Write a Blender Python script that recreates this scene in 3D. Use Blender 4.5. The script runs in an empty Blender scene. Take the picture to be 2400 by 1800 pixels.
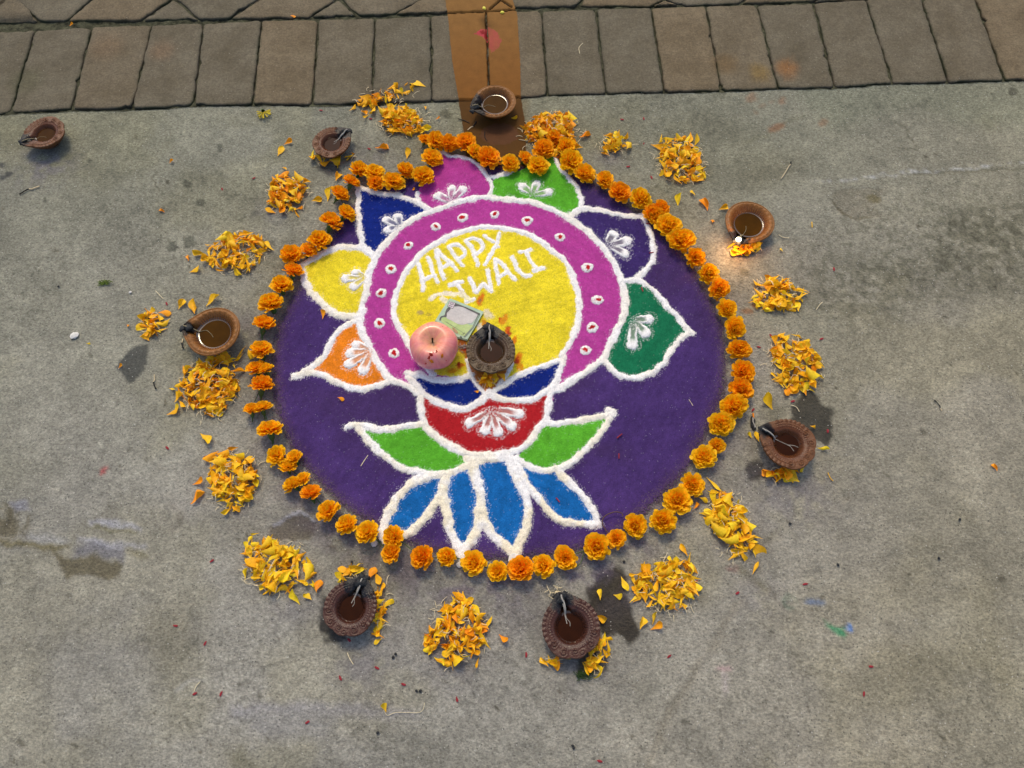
import bpy, math, random
import numpy as np
from mathutils import Vector, Matrix, Euler

random.seed(7)
RNG = np.random.default_rng(11)
scene = bpy.context.scene
COL = scene.collection

# ------------------------------------------------------------------ camera, sky, sun, exposure
H = 1.15                                   # the phone is held 1.15 m above the ground
F_PX, TILT, ROLL = 1800.0, math.radians(23.4), math.radians(-2.35)
cam_d = bpy.data.cameras.new("camera")
cam = bpy.data.objects.new("camera", cam_d)
COL.objects.link(cam)
cam_d.sensor_fit = 'HORIZONTAL'
cam_d.sensor_width = 36.0
cam_d.lens = F_PX / 2400.0 * 36.0
cam_d.clip_start = 0.02
cam_d.clip_end = 200.0
RM = Matrix.Rotation(TILT, 3, 'X') @ Matrix.Rotation(ROLL, 3, 'Z')
cam.matrix_world = Matrix.Translation((0, 0, H)) @ RM.to_4x4()
scene.camera = cam

world = bpy.data.worlds.new("World")
scene.world = world
world.use_nodes = True
wn = world.node_tree
bg = wn.nodes["Background"]
sky = wn.nodes.new("ShaderNodeTexSky")
sky.sky_type = 'NISHITA'
sky.sun_disc = False
SUN_EL, SUN_AZ = math.radians(55), math.radians(-9)      # light comes from behind the pavers (+Y), a little from the left
sky.sun_elevation = SUN_EL
sky.sun_rotation = SUN_AZ
sky.dust_density = 3.0
sky.ozone_density = 1.0
wn.links.new(sky.outputs[0], bg.inputs[0])
bg.inputs[1].default_value = 0.15

sun_d = bpy.data.lights.new("sun", 'SUN')
sun_d.energy = 1.2
sun_d.angle = math.radians(13)
sun_d.color = (1.0, 0.86, 0.58)
sun = bpy.data.objects.new("sun", sun_d)
COL.objects.link(sun)
sdir = Vector((math.sin(SUN_AZ) * math.cos(SUN_EL), math.cos(SUN_AZ) * math.cos(SUN_EL), math.sin(SUN_EL)))
sun.rotation_euler = (-sdir).to_track_quat('-Z', 'Y').to_euler()

scene.view_settings.view_transform = 'Standard'
scene.view_settings.look = 'None'
scene.view_settings.gamma = 1.0
scene.view_settings.use_curve_mapping = False
scene.view_settings.exposure = 0.42

# ------------------------------------------------------------------ measuring the place
RMn = np.array(RM)
def at(x, y, z=0.0):
    """point at height z of the place that is seen at photograph position x, y"""
    d = RMn @ np.array([(x - 1200) / F_PX, -(y - 900) / F_PX, -1.0])
    s = (z - H) / d[2]
    return float(d[0] * s), float(d[1] * s)
REG = {'A': (800, 500, .27125), 'B': (600, 350, .27125), 'C': (1100, 350, .27125), 'D': (600, 750, .27125),
       'E': (1100, 750, .27125), 'F': (800, 1000, .27125), 'W': (0, 0, 1.085), 'P': (0, 0, 1.0),
       '1': (0, 0, .36166), '2': (800, 0, .36166), '3': (1600, 0, .36166), '4': (0, 600, .36166),
       '5': (1600, 600, .36166), '6': (0, 1200, .36166), '7': (800, 1200, .36166), '8': (1600, 1200, .36166)}
def px(tag, *v):
    ox, oy, s = REG[tag]
    return [(ox + s * v[i], oy + s * v[i + 1]) for i in range(0, len(v), 2)]
def g(pts, z=0.0):
    return [at(x, y, z) for x, y in pts]
def us_(x, y):
    d = RMn @ np.array([(x - 1200) / F_PX, -(y - 900) / F_PX, -1.0])
    return float(-H / d[2]) / F_PX              # metres per photograph pixel at that spot
U = 0.0007                                  # metres per photograph pixel around the middle

# ------------------------------------------------------------------ numpy noise
_T = RNG.random((8, 256, 256))
def vn(x, y, s, k=0):
    x = np.asarray(x) * s + 37.3; y = np.asarray(y) * s + 91.7
    xi = np.floor(x).astype(int); yi = np.floor(y).astype(int)
    fx = x - xi; fy = y - yi
    fx = fx * fx * (3 - 2 * fx); fy = fy * fy * (3 - 2 * fy)
    T = _T[k % 8]
    a = T[xi & 255, yi & 255]; b = T[(xi + 1) & 255, yi & 255]; c = T[xi & 255, (yi + 1) & 255]; d = T[(xi + 1) & 255, (yi + 1) & 255]
    return (a * (1 - fx) + b * fx) * (1 - fy) + (c * (1 - fx) + d * fx) * fy
def fbm(x, y, s, k=0, o=4):
    r = 0; a = .5; t = 0
    for i in range(o):
        r = r + a * vn(x, y, s * 2.03 ** i, k + i); t += a; a *= .5
    return r / t
def sstep(a, b, x):
    t = np.clip((x - a) / (b - a), 0, 1)
    return t * t * (3 - 2 * t)
def inpoly(X, Y, poly):
    r = np.zeros(X.shape, bool); n = len(poly)
    for i in range(n):
        x0, y0 = poly[i]; x1, y1 = poly[(i + 1) % n]
        if y0 == y1: continue
        c = ((Y < y0) != (Y < y1)) & (X < (x1 - x0) * (Y - y0) / (y1 - y0) + x0)
        r ^= c
    return r
def smooth(pts, n=6, closed=False):
    """Catmull-Rom"""
    p = [np.array(q, float) for q in pts]
    if len(p) < 3: return [tuple(p[0] * (1 - t / n) + p[-1] * t / n) for t in range(n + 1)]
    m = len(p); out = []
    rng = range(m) if closed else range(m - 1)
    for i in rng:
        p1, p2 = p[i], p[(i + 1) % m]
        p0 = p[i - 1] if (closed or i > 0) else p1
        p3 = p[(i + 2) % m] if (closed or i + 2 < m) else p2
        for k in range(n):
            t = k / n
            out.append(tuple(.5 * (2 * p1 + (p2 - p0) * t + (2 * p0 - 5 * p1 + 4 * p2 - p3) * t * t + (3 * p1 - p0 - 3 * p2 + p3) * t ** 3)))
    if not closed: out.append(tuple(p[-1]))
    return out

# ------------------------------------------------------------------ object helpers
def mesh_np(name, V, Fq, smooth_=True, mat=None):
    """mesh from vertex array and an (n,4) or (n,3) face array, or a list of arrays"""
    me = bpy.data.meshes.new(name)
    V = np.asarray(V, dtype=np.float32)
    fl = Fq if (isinstance(Fq, list) and hasattr(Fq[0], 'shape')) else [Fq]
    fl = [np.asarray(f, dtype=np.int32) for f in fl if len(f)]
    loops = np.concatenate([f.ravel() for f in fl]); tot = np.concatenate([np.full(len(f), f.shape[1], np.int32) for f in fl])
    start = np.concatenate([[0], np.cumsum(tot)[:-1]]).astype(np.int32)
    me.vertices.add(len(V)); me.vertices.foreach_set("co", V.ravel())
    me.loops.add(len(loops)); me.loops.foreach_set("vertex_index", loops)
    me.polygons.add(len(tot)); me.polygons.foreach_set("loop_start", start)
    me.polygons.foreach_set("use_smooth", np.full(len(tot), smooth_, bool))
    me.update(calc_edges=True)
    if mat: me.materials.append(mat)
    return me
def vcol(me, C, name="Col"):
    a = me.color_attributes.new(name, 'FLOAT_COLOR', 'POINT')
    C = np.asarray(C, dtype=np.float32)
    if C.shape[1] == 3: C = np.c_[C, np.ones(len(C), np.float32)]
    a.data.foreach_set("color", C.ravel())
def obj(name, me, parent=None, loc=None, rot=None, scale=None):
    o = bpy.data.objects.new(name, me); COL.objects.link(o)
    if parent is not None: o.parent = parent
    if loc is not None: o.location = loc
    if rot is not None: o.rotation_euler = rot
    if scale is not None: o.scale = (scale,) * 3 if isinstance(scale, (int, float)) else scale
    return o
def tag(o, label=None, cat=None, group=None, kind=None):
    if label: o['label'] = label
    if cat: o['category'] = cat
    if group: o['group'] = group
    if kind: o['kind'] = kind
    return o
def thing(name, label, cat, loc=(0, 0, 0), rz=0.0, group=None):
    return tag(obj(name, None, loc=loc, rot=(0, 0, rz)), label, cat, group)
def grid_faces(n, m):
    i = np.arange(n - 1)[:, None] * m + np.arange(m - 1)[None, :]
    return np.stack([i, i + 1, i + m + 1, i + m], -1).reshape(-1, 4)
def grid_faces_up(n, m):                        # first index runs along x, second along y: normals up
    return grid_faces(n, m)[:, ::-1]
def tube(pts, rad, seg=6, cap=True):
    """vertices and quads of a tube along pts; rad a number or list"""
    P = [Vector(p) for p in pts]; V = []; Fq = []
    n = len(P)
    for i, p in enumerate(P):
        d = (P[min(i + 1, n - 1)] - P[max(i - 1, 0)])
        d = d.normalized() if d.length > 0 else Vector((1, 0, 0))
        a = d.orthogonal().normalized() if i == 0 else (a - d * a.dot(d)).normalized()
        b = d.cross(a); r = rad[i] if hasattr(rad, '__len__') else rad
        for k in range(seg):
            t = 2 * math.pi * k / seg
            V.append(p + (a * math.cos(t) + b * math.sin(t)) * r)
    for i in range(n - 1):
        for k in range(seg):
            Fq.append((i * seg + k, i * seg + (k + 1) % seg, (i + 1) * seg + (k + 1) % seg, (i + 1) * seg + k))
    return [tuple(v) for v in V], Fq
def join(parts):
    V = []; Fq = []
    for v, f in parts:
        o = len(V); V += list(v); Fq += [tuple(i + o for i in q) for q in f]
    return V, Fq

# ------------------------------------------------------------------ materials
def new_mat(name):
    m = bpy.data.materials.new(name); m.use_nodes = True
    nt = m.node_tree; b = nt.nodes["Principled BSDF"]
    return m, nt, b
def N(nt, typ, **kw):
    n = nt.nodes.new(typ)
    for k, v in kw.items():
        if k.startswith('i_'):
            n.inputs[k[2:].replace('_', ' ')].default_value = v
        else: setattr(n, k, v)
    return n
def ramp(nt, fac, stops):
    r = nt.nodes.new("ShaderNodeValToRGB"); e = r.color_ramp.elements
    while len(e) > len(stops): e.remove(e[-1])
    while len(e) < len(stops): e.new(1)
    for k, (p, c) in enumerate(stops):
        e[k].position = p; e[k].color = (c, c, c, 1) if isinstance(c, (int, float)) else (*c, 1)
    nt.links.new(fac, r.inputs[0]); return r
def mul(nt, a, b, fac=1.0, mode='MULTIPLY'):
    m = nt.nodes.new("ShaderNodeMix"); m.data_type = 'RGBA'; m.blend_type = mode
    if isinstance(fac, (int, float)): m.inputs[0].default_value = fac
    else: nt.links.new(fac, m.inputs[0])
    for s, v in ((6, a), (7, b)):
        if hasattr(v, 'links'): nt.links.new(v, m.inputs[s])
        else: m.inputs[s].default_value = (*v, 1) if len(v) == 3 else v
    return m.outputs[2]
def coord(nt):
    return nt.nodes.new("ShaderNodeTexCoord").outputs["Object"]
def noise(nt, vec, scale, detail=3, rough=.55):
    n = nt.nodes.new("ShaderNodeTexNoise"); n.inputs["Scale"].default_value = scale
    n.inputs["Detail"].default_value = detail; n.inputs["Roughness"].default_value = rough
    nt.links.new(vec, n.inputs["Vector"]); return n.outputs["Fac"]
def bump(nt, b, h, strength, dist):
    n = nt.nodes.new("ShaderNodeBump"); n.inputs["Strength"].default_value = strength; n.inputs["Distance"].default_value = dist
    nt.links.new(h, n.inputs["Height"]); nt.links.new(n.outputs[0], b.inputs["Normal"]); return n

def plain(name, c, rough=.7, spec=.3, grain=(120, .8, 1.15), bmp=None, sub=None):
    m, nt, b = new_mat(name); v = coord(nt)
    r = ramp(nt, noise(nt, v, grain[0], 4), [(.3, grain[1]), (.7, grain[2])])
    nt.links.new(mul(nt, r.outputs[0], c), b.inputs["Base Color"])
    b.inputs["Roughness"].default_value = rough; b.inputs["Specular IOR Level"].default_value = spec
    if bmp: bump(nt, b, noise(nt, v, bmp[0], 4), bmp[1], bmp[2])
    return m

# powder: colour comes from the pigment laid at each spot
def mat_powder():
    m, nt, b = new_mat("coloured_powder"); v = coord(nt)
    a = N(nt, "ShaderNodeVertexColor", layer_name="Col")
    g1 = ramp(nt, noise(nt, v, 650, 3, .8), [(.25, .60), (.75, 1.36)])
    g2 = ramp(nt, noise(nt, v, 200, 4, .7), [(.3, .84), (.7, 1.14)])
    c = mul(nt, mul(nt, a.outputs["Color"], g1.outputs[0]), g2.outputs[0])
    # pale glittering grains mixed into the powder
    vo = N(nt, "ShaderNodeTexVoronoi"); vo.inputs["Scale"].default_value = 300
    nt.links.new(v, vo.inputs["Vector"])
    sp = ramp(nt, vo.outputs["Distance"], [(.0, 1.0), (.10, 1.0), (.16, 0.0)])
    pick = N(nt, "ShaderNodeSeparateColor"); nt.links.new(vo.outputs["Color"], pick.inputs[0])
    th = ramp(nt, pick.outputs[0], [(.88, 0.0), (.97, .50)])
    k = N(nt, "ShaderNodeMath", operation='MULTIPLY'); nt.links.new(sp.outputs[0], k.inputs[0]); nt.links.new(th.outputs[0], k.inputs[1])
    c = mul(nt, c, (.62, .6, .62), k.outputs[0], 'MIX')
    nt.links.new(c, b.inputs["Base Color"])
    b.inputs["Roughness"].default_value = .95; b.inputs["Specular IOR Level"].default_value = .08
    bump(nt, b, noise(nt, v, 700, 3, .7), .55, .0012)
    return m
M_POWDER = mat_powder()

def mat_concrete():
    m, nt, b = new_mat("worn_concrete"); v = coord(nt)
    a = N(nt, "ShaderNodeVertexColor", layer_name="Col")
    mp = N(nt, "ShaderNodeMapping"); nt.links.new(v, mp.inputs[0]); mp.inputs["Rotation"].default_value = (0, 0, .45); mp.inputs["Scale"].default_value = (.85, 1.12, 1)
    g1 = ramp(nt, noise(nt, mp.outputs[0], 330, 4, .7), [(.32, .58), (.5, .98), (.68, 1.42)])
    g2 = ramp(nt, noise(nt, v, 70, 6, .8), [(.3, .78), (.7, 1.20)])
    c = mul(nt, mul(nt, a.outputs["Color"], g1.outputs[0]), g2.outputs[0])
    for sc, thr, colr, w in ((120, .84, (.50, .48, .43), .08), (200, .84, (.55, .53, .47), .20), (110, .86, (.04, .04, .036), .14), (210, .76, (.055, .052, .045), .26)):
        vo = N(nt, "ShaderNodeTexVoronoi"); vo.inputs["Scale"].default_value = sc
        nt.links.new(v, vo.inputs["Vector"])
        sp = ramp(nt, vo.outputs["Distance"], [(w * .6, 1.0), (w, 0.0)])
        pick = N(nt, "ShaderNodeSeparateColor"); nt.links.new(vo.outputs["Color"], pick.inputs[0])
        th = ramp(nt, pick.outputs[1], [(thr, 0.0), (thr + .04, .75)])
        k = N(nt, "ShaderNodeMath", operation='MULTIPLY'); nt.links.new(sp.outputs[0], k.inputs[0]); nt.links.new(th.outputs[0], k.inputs[1])
        c = mul(nt, c, colr, k.outputs[0], 'MIX')
    nt.links.new(c, b.inputs["Base Color"])
    r = N(nt, "ShaderNodeMapRange"); nt.links.new(a.outputs["Alpha"], r.inputs[0]); r.inputs[3].default_value = .8; r.inputs[4].default_value = .42
    nt.links.new(r.outputs[0], b.inputs["Roughness"]); b.inputs["Specular IOR Level"].default_value = .28
    ad = N(nt, "ShaderNodeMath", operation='ADD')
    nt.links.new(noise(nt, mp.outputs[0], 240, 5, .8), ad.inputs[0]); nt.links.new(noise(nt, v, 60, 4, .6), ad.inputs[1])
    bump(nt, b, ad.outputs[0], .75, .0046)
    return m
M_CONC = mat_concrete()

def mat_paver():
    m, nt, b = new_mat("paver_stone"); v = N(nt, "ShaderNodeNewGeometry").outputs["Position"]
    oi = N(nt, "ShaderNodeObjectInfo")
    base = ramp(nt, noise(nt, v, 14, 5, .6), [(.3, (.100, .079, .046)), (.5, (.125, .101, .063)), (.72, (.152, .126, .082))])
    tone = ramp(nt, oi.outputs["Random"], [(0, (.88, .92, .95)), (.5, (1, 1, 1)), (1, (1.14, 1.04, .92))])
    g1 = ramp(nt, noise(nt, v, 230, 5, .85), [(.30, .62), (.70, 1.38)])
    g2 = ramp(nt, noise(nt, v, 60, 6, .8), [(.32, .80), (.7, 1.18)])
    c = mul(nt, mul(nt, mul(nt, base.outputs[0], tone.outputs[0]), g1.outputs[0]), g2.outputs[0])
    # moss and dirt creeping in from the joints: the sides and rims carry it as a painted-in attribute
    a = N(nt, "ShaderNodeVertexColor", layer_name="Col")
    c = mul(nt, c, a.outputs["Color"])
    vo = N(nt, "ShaderNodeTexVoronoi"); vo.inputs["Scale"].default_value = 160; nt.links.new(v, vo.inputs["Vector"])
    sp = ramp(nt, vo.outputs["Distance"], [(.08, .6), (.13, 0.0)])
    pick = N(nt, "ShaderNodeSeparateColor"); nt.links.new(vo.outputs["Color"], pick.inputs[0])
    th = ramp(nt, pick.outputs[1], [(.86, 0.0), (.88, 1.0)])
    k = N(nt, "ShaderNodeMath", operation='MULTIPLY'); nt.links.new(sp.outputs[0], k.inputs[0]); nt.links.new(th.outputs[0], k.inputs[1])
    c = mul(nt, c, (.42, .4, .33), k.outputs[0], 'MIX')
    nt.links.new(c, b.inputs["Base Color"])
    b.inputs["Roughness"].default_value = .82; b.inputs["Specular IOR Level"].default_value = .25
    ad = N(nt, "ShaderNodeMath", operation='ADD')
    nt.links.new(noise(nt, v, 240, 5, .8), ad.inputs[0]); nt.links.new(noise(nt, v, 70, 4, .6), ad.inputs[1])
    bump(nt, b, ad.outputs[0], .5, .0036)
    return m
M_PAVER = mat_paver()
M_JOINT = plain("mossy_joint_dirt", (.050, .050, .030), .95, .1, (90, .4, 1.9), (220, .9, .004))

# ------------------------------------------------------------------ the concrete slab and its stains
EDGE_PX = px('1', 0, 745, 65, 738, 465, 720, 855, 712, 1250, 690, 1640, 682, 2030, 685) + \
          px('2', 200, 682, 590, 660, 840, 655) + px('2', 1170, 635, 1340, 620, 1720, 608, 2100, 600) + \
          px('3', 250, 594, 620, 578, 990, 572, 1365, 545, 1720, 538, 2090, 525, 2212, 522)
EDGE = g(EDGE_PX)
ex = np.array([p[0] for p in EDGE]); ey = np.array([p[1] for p in EDGE])
sl = (ey[-1] - ey[0]) / (ex[-1] - ex[0])
def edge_y(x):
    y = np.interp(x, ex, ey)
    y = np.where(x < ex[0], ey[0] + sl * (x - ex[0]), y)
    return np.where(x > ex[-1], ey[-1] + sl * (x - ex[-1]), y)
def axis(lo, hi, step, far, growth=1.5):
    core = list(np.arange(lo, hi + step / 2, step)); s = step; l = []; r = []
    x = lo
    while x > -far: s *= growth; x -= s; l.append(x)
    x = core[-1]; s = step
    while x < far: s *= growth; x += s; r.append(x)
    return np.array(l[::-1] + core + r)
gx = axis(-1.16, 1.16, .003, 30)
gv = axis(-1.42, 0, .003, 30); gv = gv[gv <= 1e-6]
GX, GV = np.meshgrid(gx, gv, indexing='ij')
rag = (fbm(GX, GX * 0, 45, 2) - .5) * .006 + (vn(GX, GX * 0, 260, 1) - .5) * .0025
GY = edge_y(GX) + GV + rag * np.exp(GV / .01)
wxx = GX + (fbm(GX, GY, 60, 1) - .5) * .012 + (vn(GX, GY, 260, 3) - .5) * .003
wyy = GY + (fbm(GX, GY, 60, 4) - .5) * .012 + (vn(GX, GY, 260, 5) - .5) * .003
big = fbm(GX, GY, 2.2, 0, 3); mid = fbm(GX, GY, 11, 3, 4); fine = fbm(GX, GY, 45, 5, 3)
t1 = sstep(.3, .7, big)[..., None]
C = np.array([.252, .242, .190]) * (1 - t1) + np.array([.274, .262, .217]) * t1
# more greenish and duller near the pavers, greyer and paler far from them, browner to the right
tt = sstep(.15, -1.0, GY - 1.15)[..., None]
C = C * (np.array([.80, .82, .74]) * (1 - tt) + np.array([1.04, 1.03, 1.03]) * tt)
rr = sstep(.1, .9, GX + .5 * (.5 - GY))[..., None]
C = C * (1 + rr * np.array([.01, -.035, -.12]))
C = C * (.76 + .48 * mid)[..., None] * (.84 + .32 * fine)[..., None]
olive = sstep(.52, .72, fbm(GX + 3, GY, 6, 1, 4))[..., None] * .55
C = C * (1 - olive * np.array([.06, .08, .22]))
Z = -(.0006 + .0010 * fbm(GX, GY, 8, 2)) - .0005 * fbm(GX, GY, 60, 6)
wet = np.zeros(GX.shape)
rnd = RNG.random(GX.shape)
def dpoly(poly, soft):
    """soft mask of a polygon: 1 inside, falling to 0 across soft"""
    m = np.zeros(GX.shape); P = np.array(poly)
    i = inpoly(wxx, wyy, poly); d = np.full(GX.shape, 9.0)
    x0, y0 = P.min(0) - soft * 2; x1, y1 = P.max(0) + soft * 2
    s = (wxx > x0) & (wxx < x1) & (wyy > y0) & (wyy < y1)
    X = wxx[s]; Y = wyy[s]; dd = np.full(X.shape, 9.0)
    for k in range(len(P)):
        a = P[k]; b = P[(k + 1) % len(P)]; ab = b - a; L = (ab ** 2).sum() + 1e-12
        t = np.clip(((X - a[0]) * ab[0] + (Y - a[1]) * ab[1]) / L, 0, 1)
        dd = np.minimum(dd, np.hypot(X - a[0] - t * ab[0], Y - a[1] - t * ab[1]))
    v = np.where(i[s], dd, -dd)
    m[s] = sstep(-soft, soft, v); return m
def stain(pts, colour, amount=.8, soft=.004, wetness=0.0, mode='mix', dz=0.0, mottled=0.0):
    global C, Z, wet
    m = dpoly(g(pts), soft) * amount
    if mottled: m = m * sstep(.5 - mottled, .5 + .12, fbm(GX, GY, 90, 6, 4))
    if mode == 'mul': C = C * (1 - m[..., None] * (1 - np.array(colour)))
    else: C = C * (1 - m[..., None]) + np.array(colour) * m[..., None]
    wet = np.maximum(wet, m * wetness); Z = Z + dz * m
def oval(cx, cy, rx, ry=None, n=14, rot=0):
    ry = ry or rx
    return [(cx + rx * math.cos(2 * math.pi * k / n) * math.cos(rot) - ry * math.sin(2 * math.pi * k / n) * math.sin(rot),
             cy + rx * math.cos(2 * math.pi * k / n) * math.sin(rot) + ry * math.sin(2 * math.pi * k / n) * math.cos(rot)) for k in range(n)]
def line_stain(pts, w, colour, amount, soft=.003, dz=0.0, mode='mix', wetness=0.0, mottled=0.0):
    P = smooth(pts, 4); L = []; R_ = []
    for i, p in enumerate(P):
        q = P[min(i + 1, len(P) - 1)]; o = P[max(i - 1, 0)]
        d = np.array(q) - np.array(o); d = d / (np.hypot(*d) + 1e-9); nrm = np.array([-d[1], d[0]])
        ww = w * (.5 + .5 * math.sin(math.pi * (i + .5) / len(P)))
        L.append(tuple(np.array(p) + nrm * ww)); R_.append(tuple(np.array(p) - nrm * ww))
    stain(L + R_[::-1], colour, amount, soft, wetness, mode, dz, mottled)
OIL = (.20, .19, .17)
stain(px('4', 855, 600, 905, 572, 955, 568, 965, 600, 945, 690, 920, 760, 860, 820, 820, 830, 790, 770, 750, 720, 760, 670, 810, 635), (.27, .28, .30), 1, .0034, .8, 'mul')
stain(px('5', 820, 850, 880, 910, 920, 975, 990, 985, 975, 1010, 950, 1040, 975, 1180, 950, 1240, 880, 1200, 800, 1130, 690, 1080, 705, 980, 760, 900), OIL, 1, .0038, .8, 'mul')
stain(px('5', 470, 1310, 530, 1340, 505, 1400, 530, 1440, 450, 1455, 415, 1400, 430, 1340), OIL, 1, .0034, .8, 'mul')
stain(px('7', 1680, 380, 1740, 370, 1800, 355, 1860, 420, 1850, 520, 1890, 600, 1900, 700, 1930, 790, 1870, 860, 1830, 790, 1780, 780, 1720, 830, 1660, 740, 1600, 600, 1580, 490, 1640, 450), (.15, .13, .10), 1, .0036, .8, 'mul')
stain(px('7', 1500, 900, 1620, 860, 1735, 960, 1720, 1020, 1640, 1040, 1560, 1080, 1530, 1010), (.24, .25, .22), 1, .002, .7, 'mul')
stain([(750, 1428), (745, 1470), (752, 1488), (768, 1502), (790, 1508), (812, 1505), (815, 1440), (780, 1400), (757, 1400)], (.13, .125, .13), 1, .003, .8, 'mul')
stain(px('1', -120, 1040, 0, 1040, 60, 1065, 75, 1120, 20, 1170, -100, 1190), (.22, .23, .26), .95, .003, .3, 'mul', mottled=.2)
stain([(745, 385), (770, 378), (800, 395), (795, 410), (765, 412), (748, 400)], (.35, .34, .40), .9, .004, .3, 'mul')
stain(px('5', 560, 900, 640, 960, 700, 960, 640, 1060, 560, 1080, 500, 1000), (.62, .62, .58), .8, .006, .3, 'mul')
stain(px('2', 800, 705, 870, 690, 905, 740, 860, 775, 810, 765), (.42, .42, .30), .9, .003, .5, 'mul')
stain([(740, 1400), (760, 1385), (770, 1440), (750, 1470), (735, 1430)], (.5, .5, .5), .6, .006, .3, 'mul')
stain(px('7', 380, 360, 430, 350, 450, 420, 400, 470, 360, 430), (.6, .58, .6), .7, .008, 0, 'mul')
for cx, cy, r in ((1420, 955, 24), (1215, 1195, 30), (1305, 1315, 30), (1112, 1598, 33), (1232, 1562, 42), (580, 1040, 18), (290, 1300, 14), (1080, 1180, 10)):
    q = px('1', cx, cy)[0]; stain(oval(q[0], q[1], r * .36), (.45, .46, .44), .95, .0018, .3, 'mul')
for t, cx, cy, r in (('6', 935, 525, 20), ('6', 1555, 1120, 22), ('6', 1672, 1190, 20), ('6', 140, 1490, 34), ('6', 490, 1500, 26), ('6', 425, 555, 16), ('6', 1610, 145, 20), ('6', 1350, 580, 14),
                     ('8', 2070, 430, 26), ('8', 30, 1360, 26), ('8', 1700, 1465, 22), ('7', 270, 1535, 14), ('5', 1240, 1150, 14), ('5', 1320, 1410, 18), ('5', 1560, 1150, 24), ('4', 580, 645, 20),
                     ('4', 830, 1250, 14), ('3', 2140, 590, 34), ('3', 2010, 605, 16), ('5', 410, 105, 40), ('2', 680, 735, 42), ('7', 1340, 1470, 16)):
    q = px(t, cx, cy)[0]; stain(oval(q[0], q[1], r * .36, r * .24, rot=.6), (.42, .41, .38), .85, .0025, .1, 'mul')
# brown puddle, purple grey film and chalky streaks at the lower left
stain(px('6', 330, 250, 420, 290, 500, 285, 600, 270, 720, 320, 800, 320, 790, 400, 700, 440, 600, 415, 500, 400, 430, 448, 400, 360), (.093, .074, .034), .8, .004, .35)
stain(px('6', 500, 215, 640, 190, 820, 230, 810, 320, 700, 300, 600, 270, 480, 280), (.155, .15, .165), .8, .006, .2)
line_stain(px('6', -60, 190, 150, 205, 330, 240, 450, 215), 9, (.15, .125, .055), .8, .005)
line_stain(px('6', 140, 165, 300, 170, 450, 200), 8, (.33, .33, .33), .5, .006)
line_stain(px('6', 570, 75, 720, 68, 920, 110), 6, (.36, .36, .40), .6, .004, .0006)
line_stain(px('6', 590, 105, 700, 110, 880, 135), 5, (.16, .145, .07), .6, .004)
line_stain(px('6', 500, 180, 700, 210, 950, 220), 7, (.36, .36, .40), .55, .005)
line_stain(px('6', 820, 235, 900, 260, 960, 300), 8, (.16, .14, .06), .55, .005)
line_stain(px('6', 1100, 120, 1160, 60, 1165, 0, 1120, -60), 7, (.62, .56, .56), .5, .008, mode='mul')
stain(px('6', -200, -30, 120, -60, 200, 30, 160, 160, 30, 165, -200, 150), (.40, .35, .24), .85, .008, .2, 'mul', -.002, mottled=.3)
stain(px('4', 40, 1600, 130, 1570, 210, 1640, 100, 1659), (.24, .24, .28), .7, .005)
stain(px('6', 1740, 100, 1800, 60, 1900, 20, 1990, 22, 2060, 60, 2050, 120, 1990, 170, 1850, 190, 1750, 180), (.52, .47, .42), .9, .003, .3, 'mul', -.0018)
line_stain(px('6', 1765, 85, 1830, 55, 1900, 15, 1960, 10, 2050, 45), 3.2, (.42, .42, .45), .9, .002, .001)
stain(oval(*px('6', 2150, 220)[0], 12, 6), (.4, .35, .3), .8, .003, 0, 'mul', -.001)
line_stain(px('6', 1500, 1290, 1800, 1270, 2212, 1280, 2500, 1300, 2700, 1300), 13, (.27, .26, .29), .5, .01, .0005)
stain(px('6', 1500, 1300, 1900, 1290, 2212, 1320, 2100, 1450, 1700, 1480), (.25, .245, .26), .45, .015)
stain(px('6', 1480, 1560, 1560, 1500, 1660, 1659, 1500, 1700), (.15, .135, .075), .6, .012)
line_stain(px('6', 1130, 1160, 1200, 1110, 1330, 1085), 4, (.35, .35, .34), .5, .004, .0006)
line_stain(px('7', 440, 440, 520, 420, 620, 405), 2.0, (.35, .32, .33), .8, .002, -.0006, 'mul')
# lower right ridge line and hollows
line_stain(px('8', 370, 365, 450, 430, 540, 500, 610, 545), 10, (.135, .115, .06), .5, .008, -.001)
line_stain(px('8', 480, 240, 560, 170, 650, 110), 9, (.15, .13, .07), .45, .008, -.001)
line_stain([(1640, 1545), (1600, 1620), (1560, 1690), (1520, 1800)], 9, (.62, .57, .5), .6, .008, -.0012, 'mul')
line_stain([(1665, 1530), (1690, 1480), (1740, 1400)], 9, (.75, .7, .62), .5, .008, -.0008, 'mul')
stain(px('8', 560, 1560, 480, 1659, 430, 1700, 620, 1700), (.14, .125, .06), .4, .012)
for t, pts, c, am, mo in (('8', oval(855, 578, 62, 18), (.07, .16, .36), .6, .35), ('8', [(905, 700), (980, 740), (1055, 735), (1050, 800), (1040, 840), (1000, 790), (940, 740)], (.03, .26, .11), .85, .3),
                          ('8', oval(1075, 748, 26, 36), (.06, .22, .60), .85, .3), ('8', oval(270, 1018, 45, 16), (.5, .28, .30), .5, .4), ('8', oval(275, 1110, 22, 75), (.5, .42, .40), .45, .45),
                          ('8', oval(690, 580, 55, 50), (.08, .15, .09), .5, .4), ('5', oval(440, 340, 55, 38), (.22, .10, .04), .8, .2),
                          ('8', oval(325, 370, 40, 22), (.22, .06, .06), .6, .35), ('4', oval(668, 1395, 10, 30, rot=.4), (.4, .02, .03), .8, .2)):
    s = REG[t]; stain([(s[0] + s[2] * x, s[1] + s[2] * y) for x, y in pts], c, am, .004, 0, 'mix', 0, mo)
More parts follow.
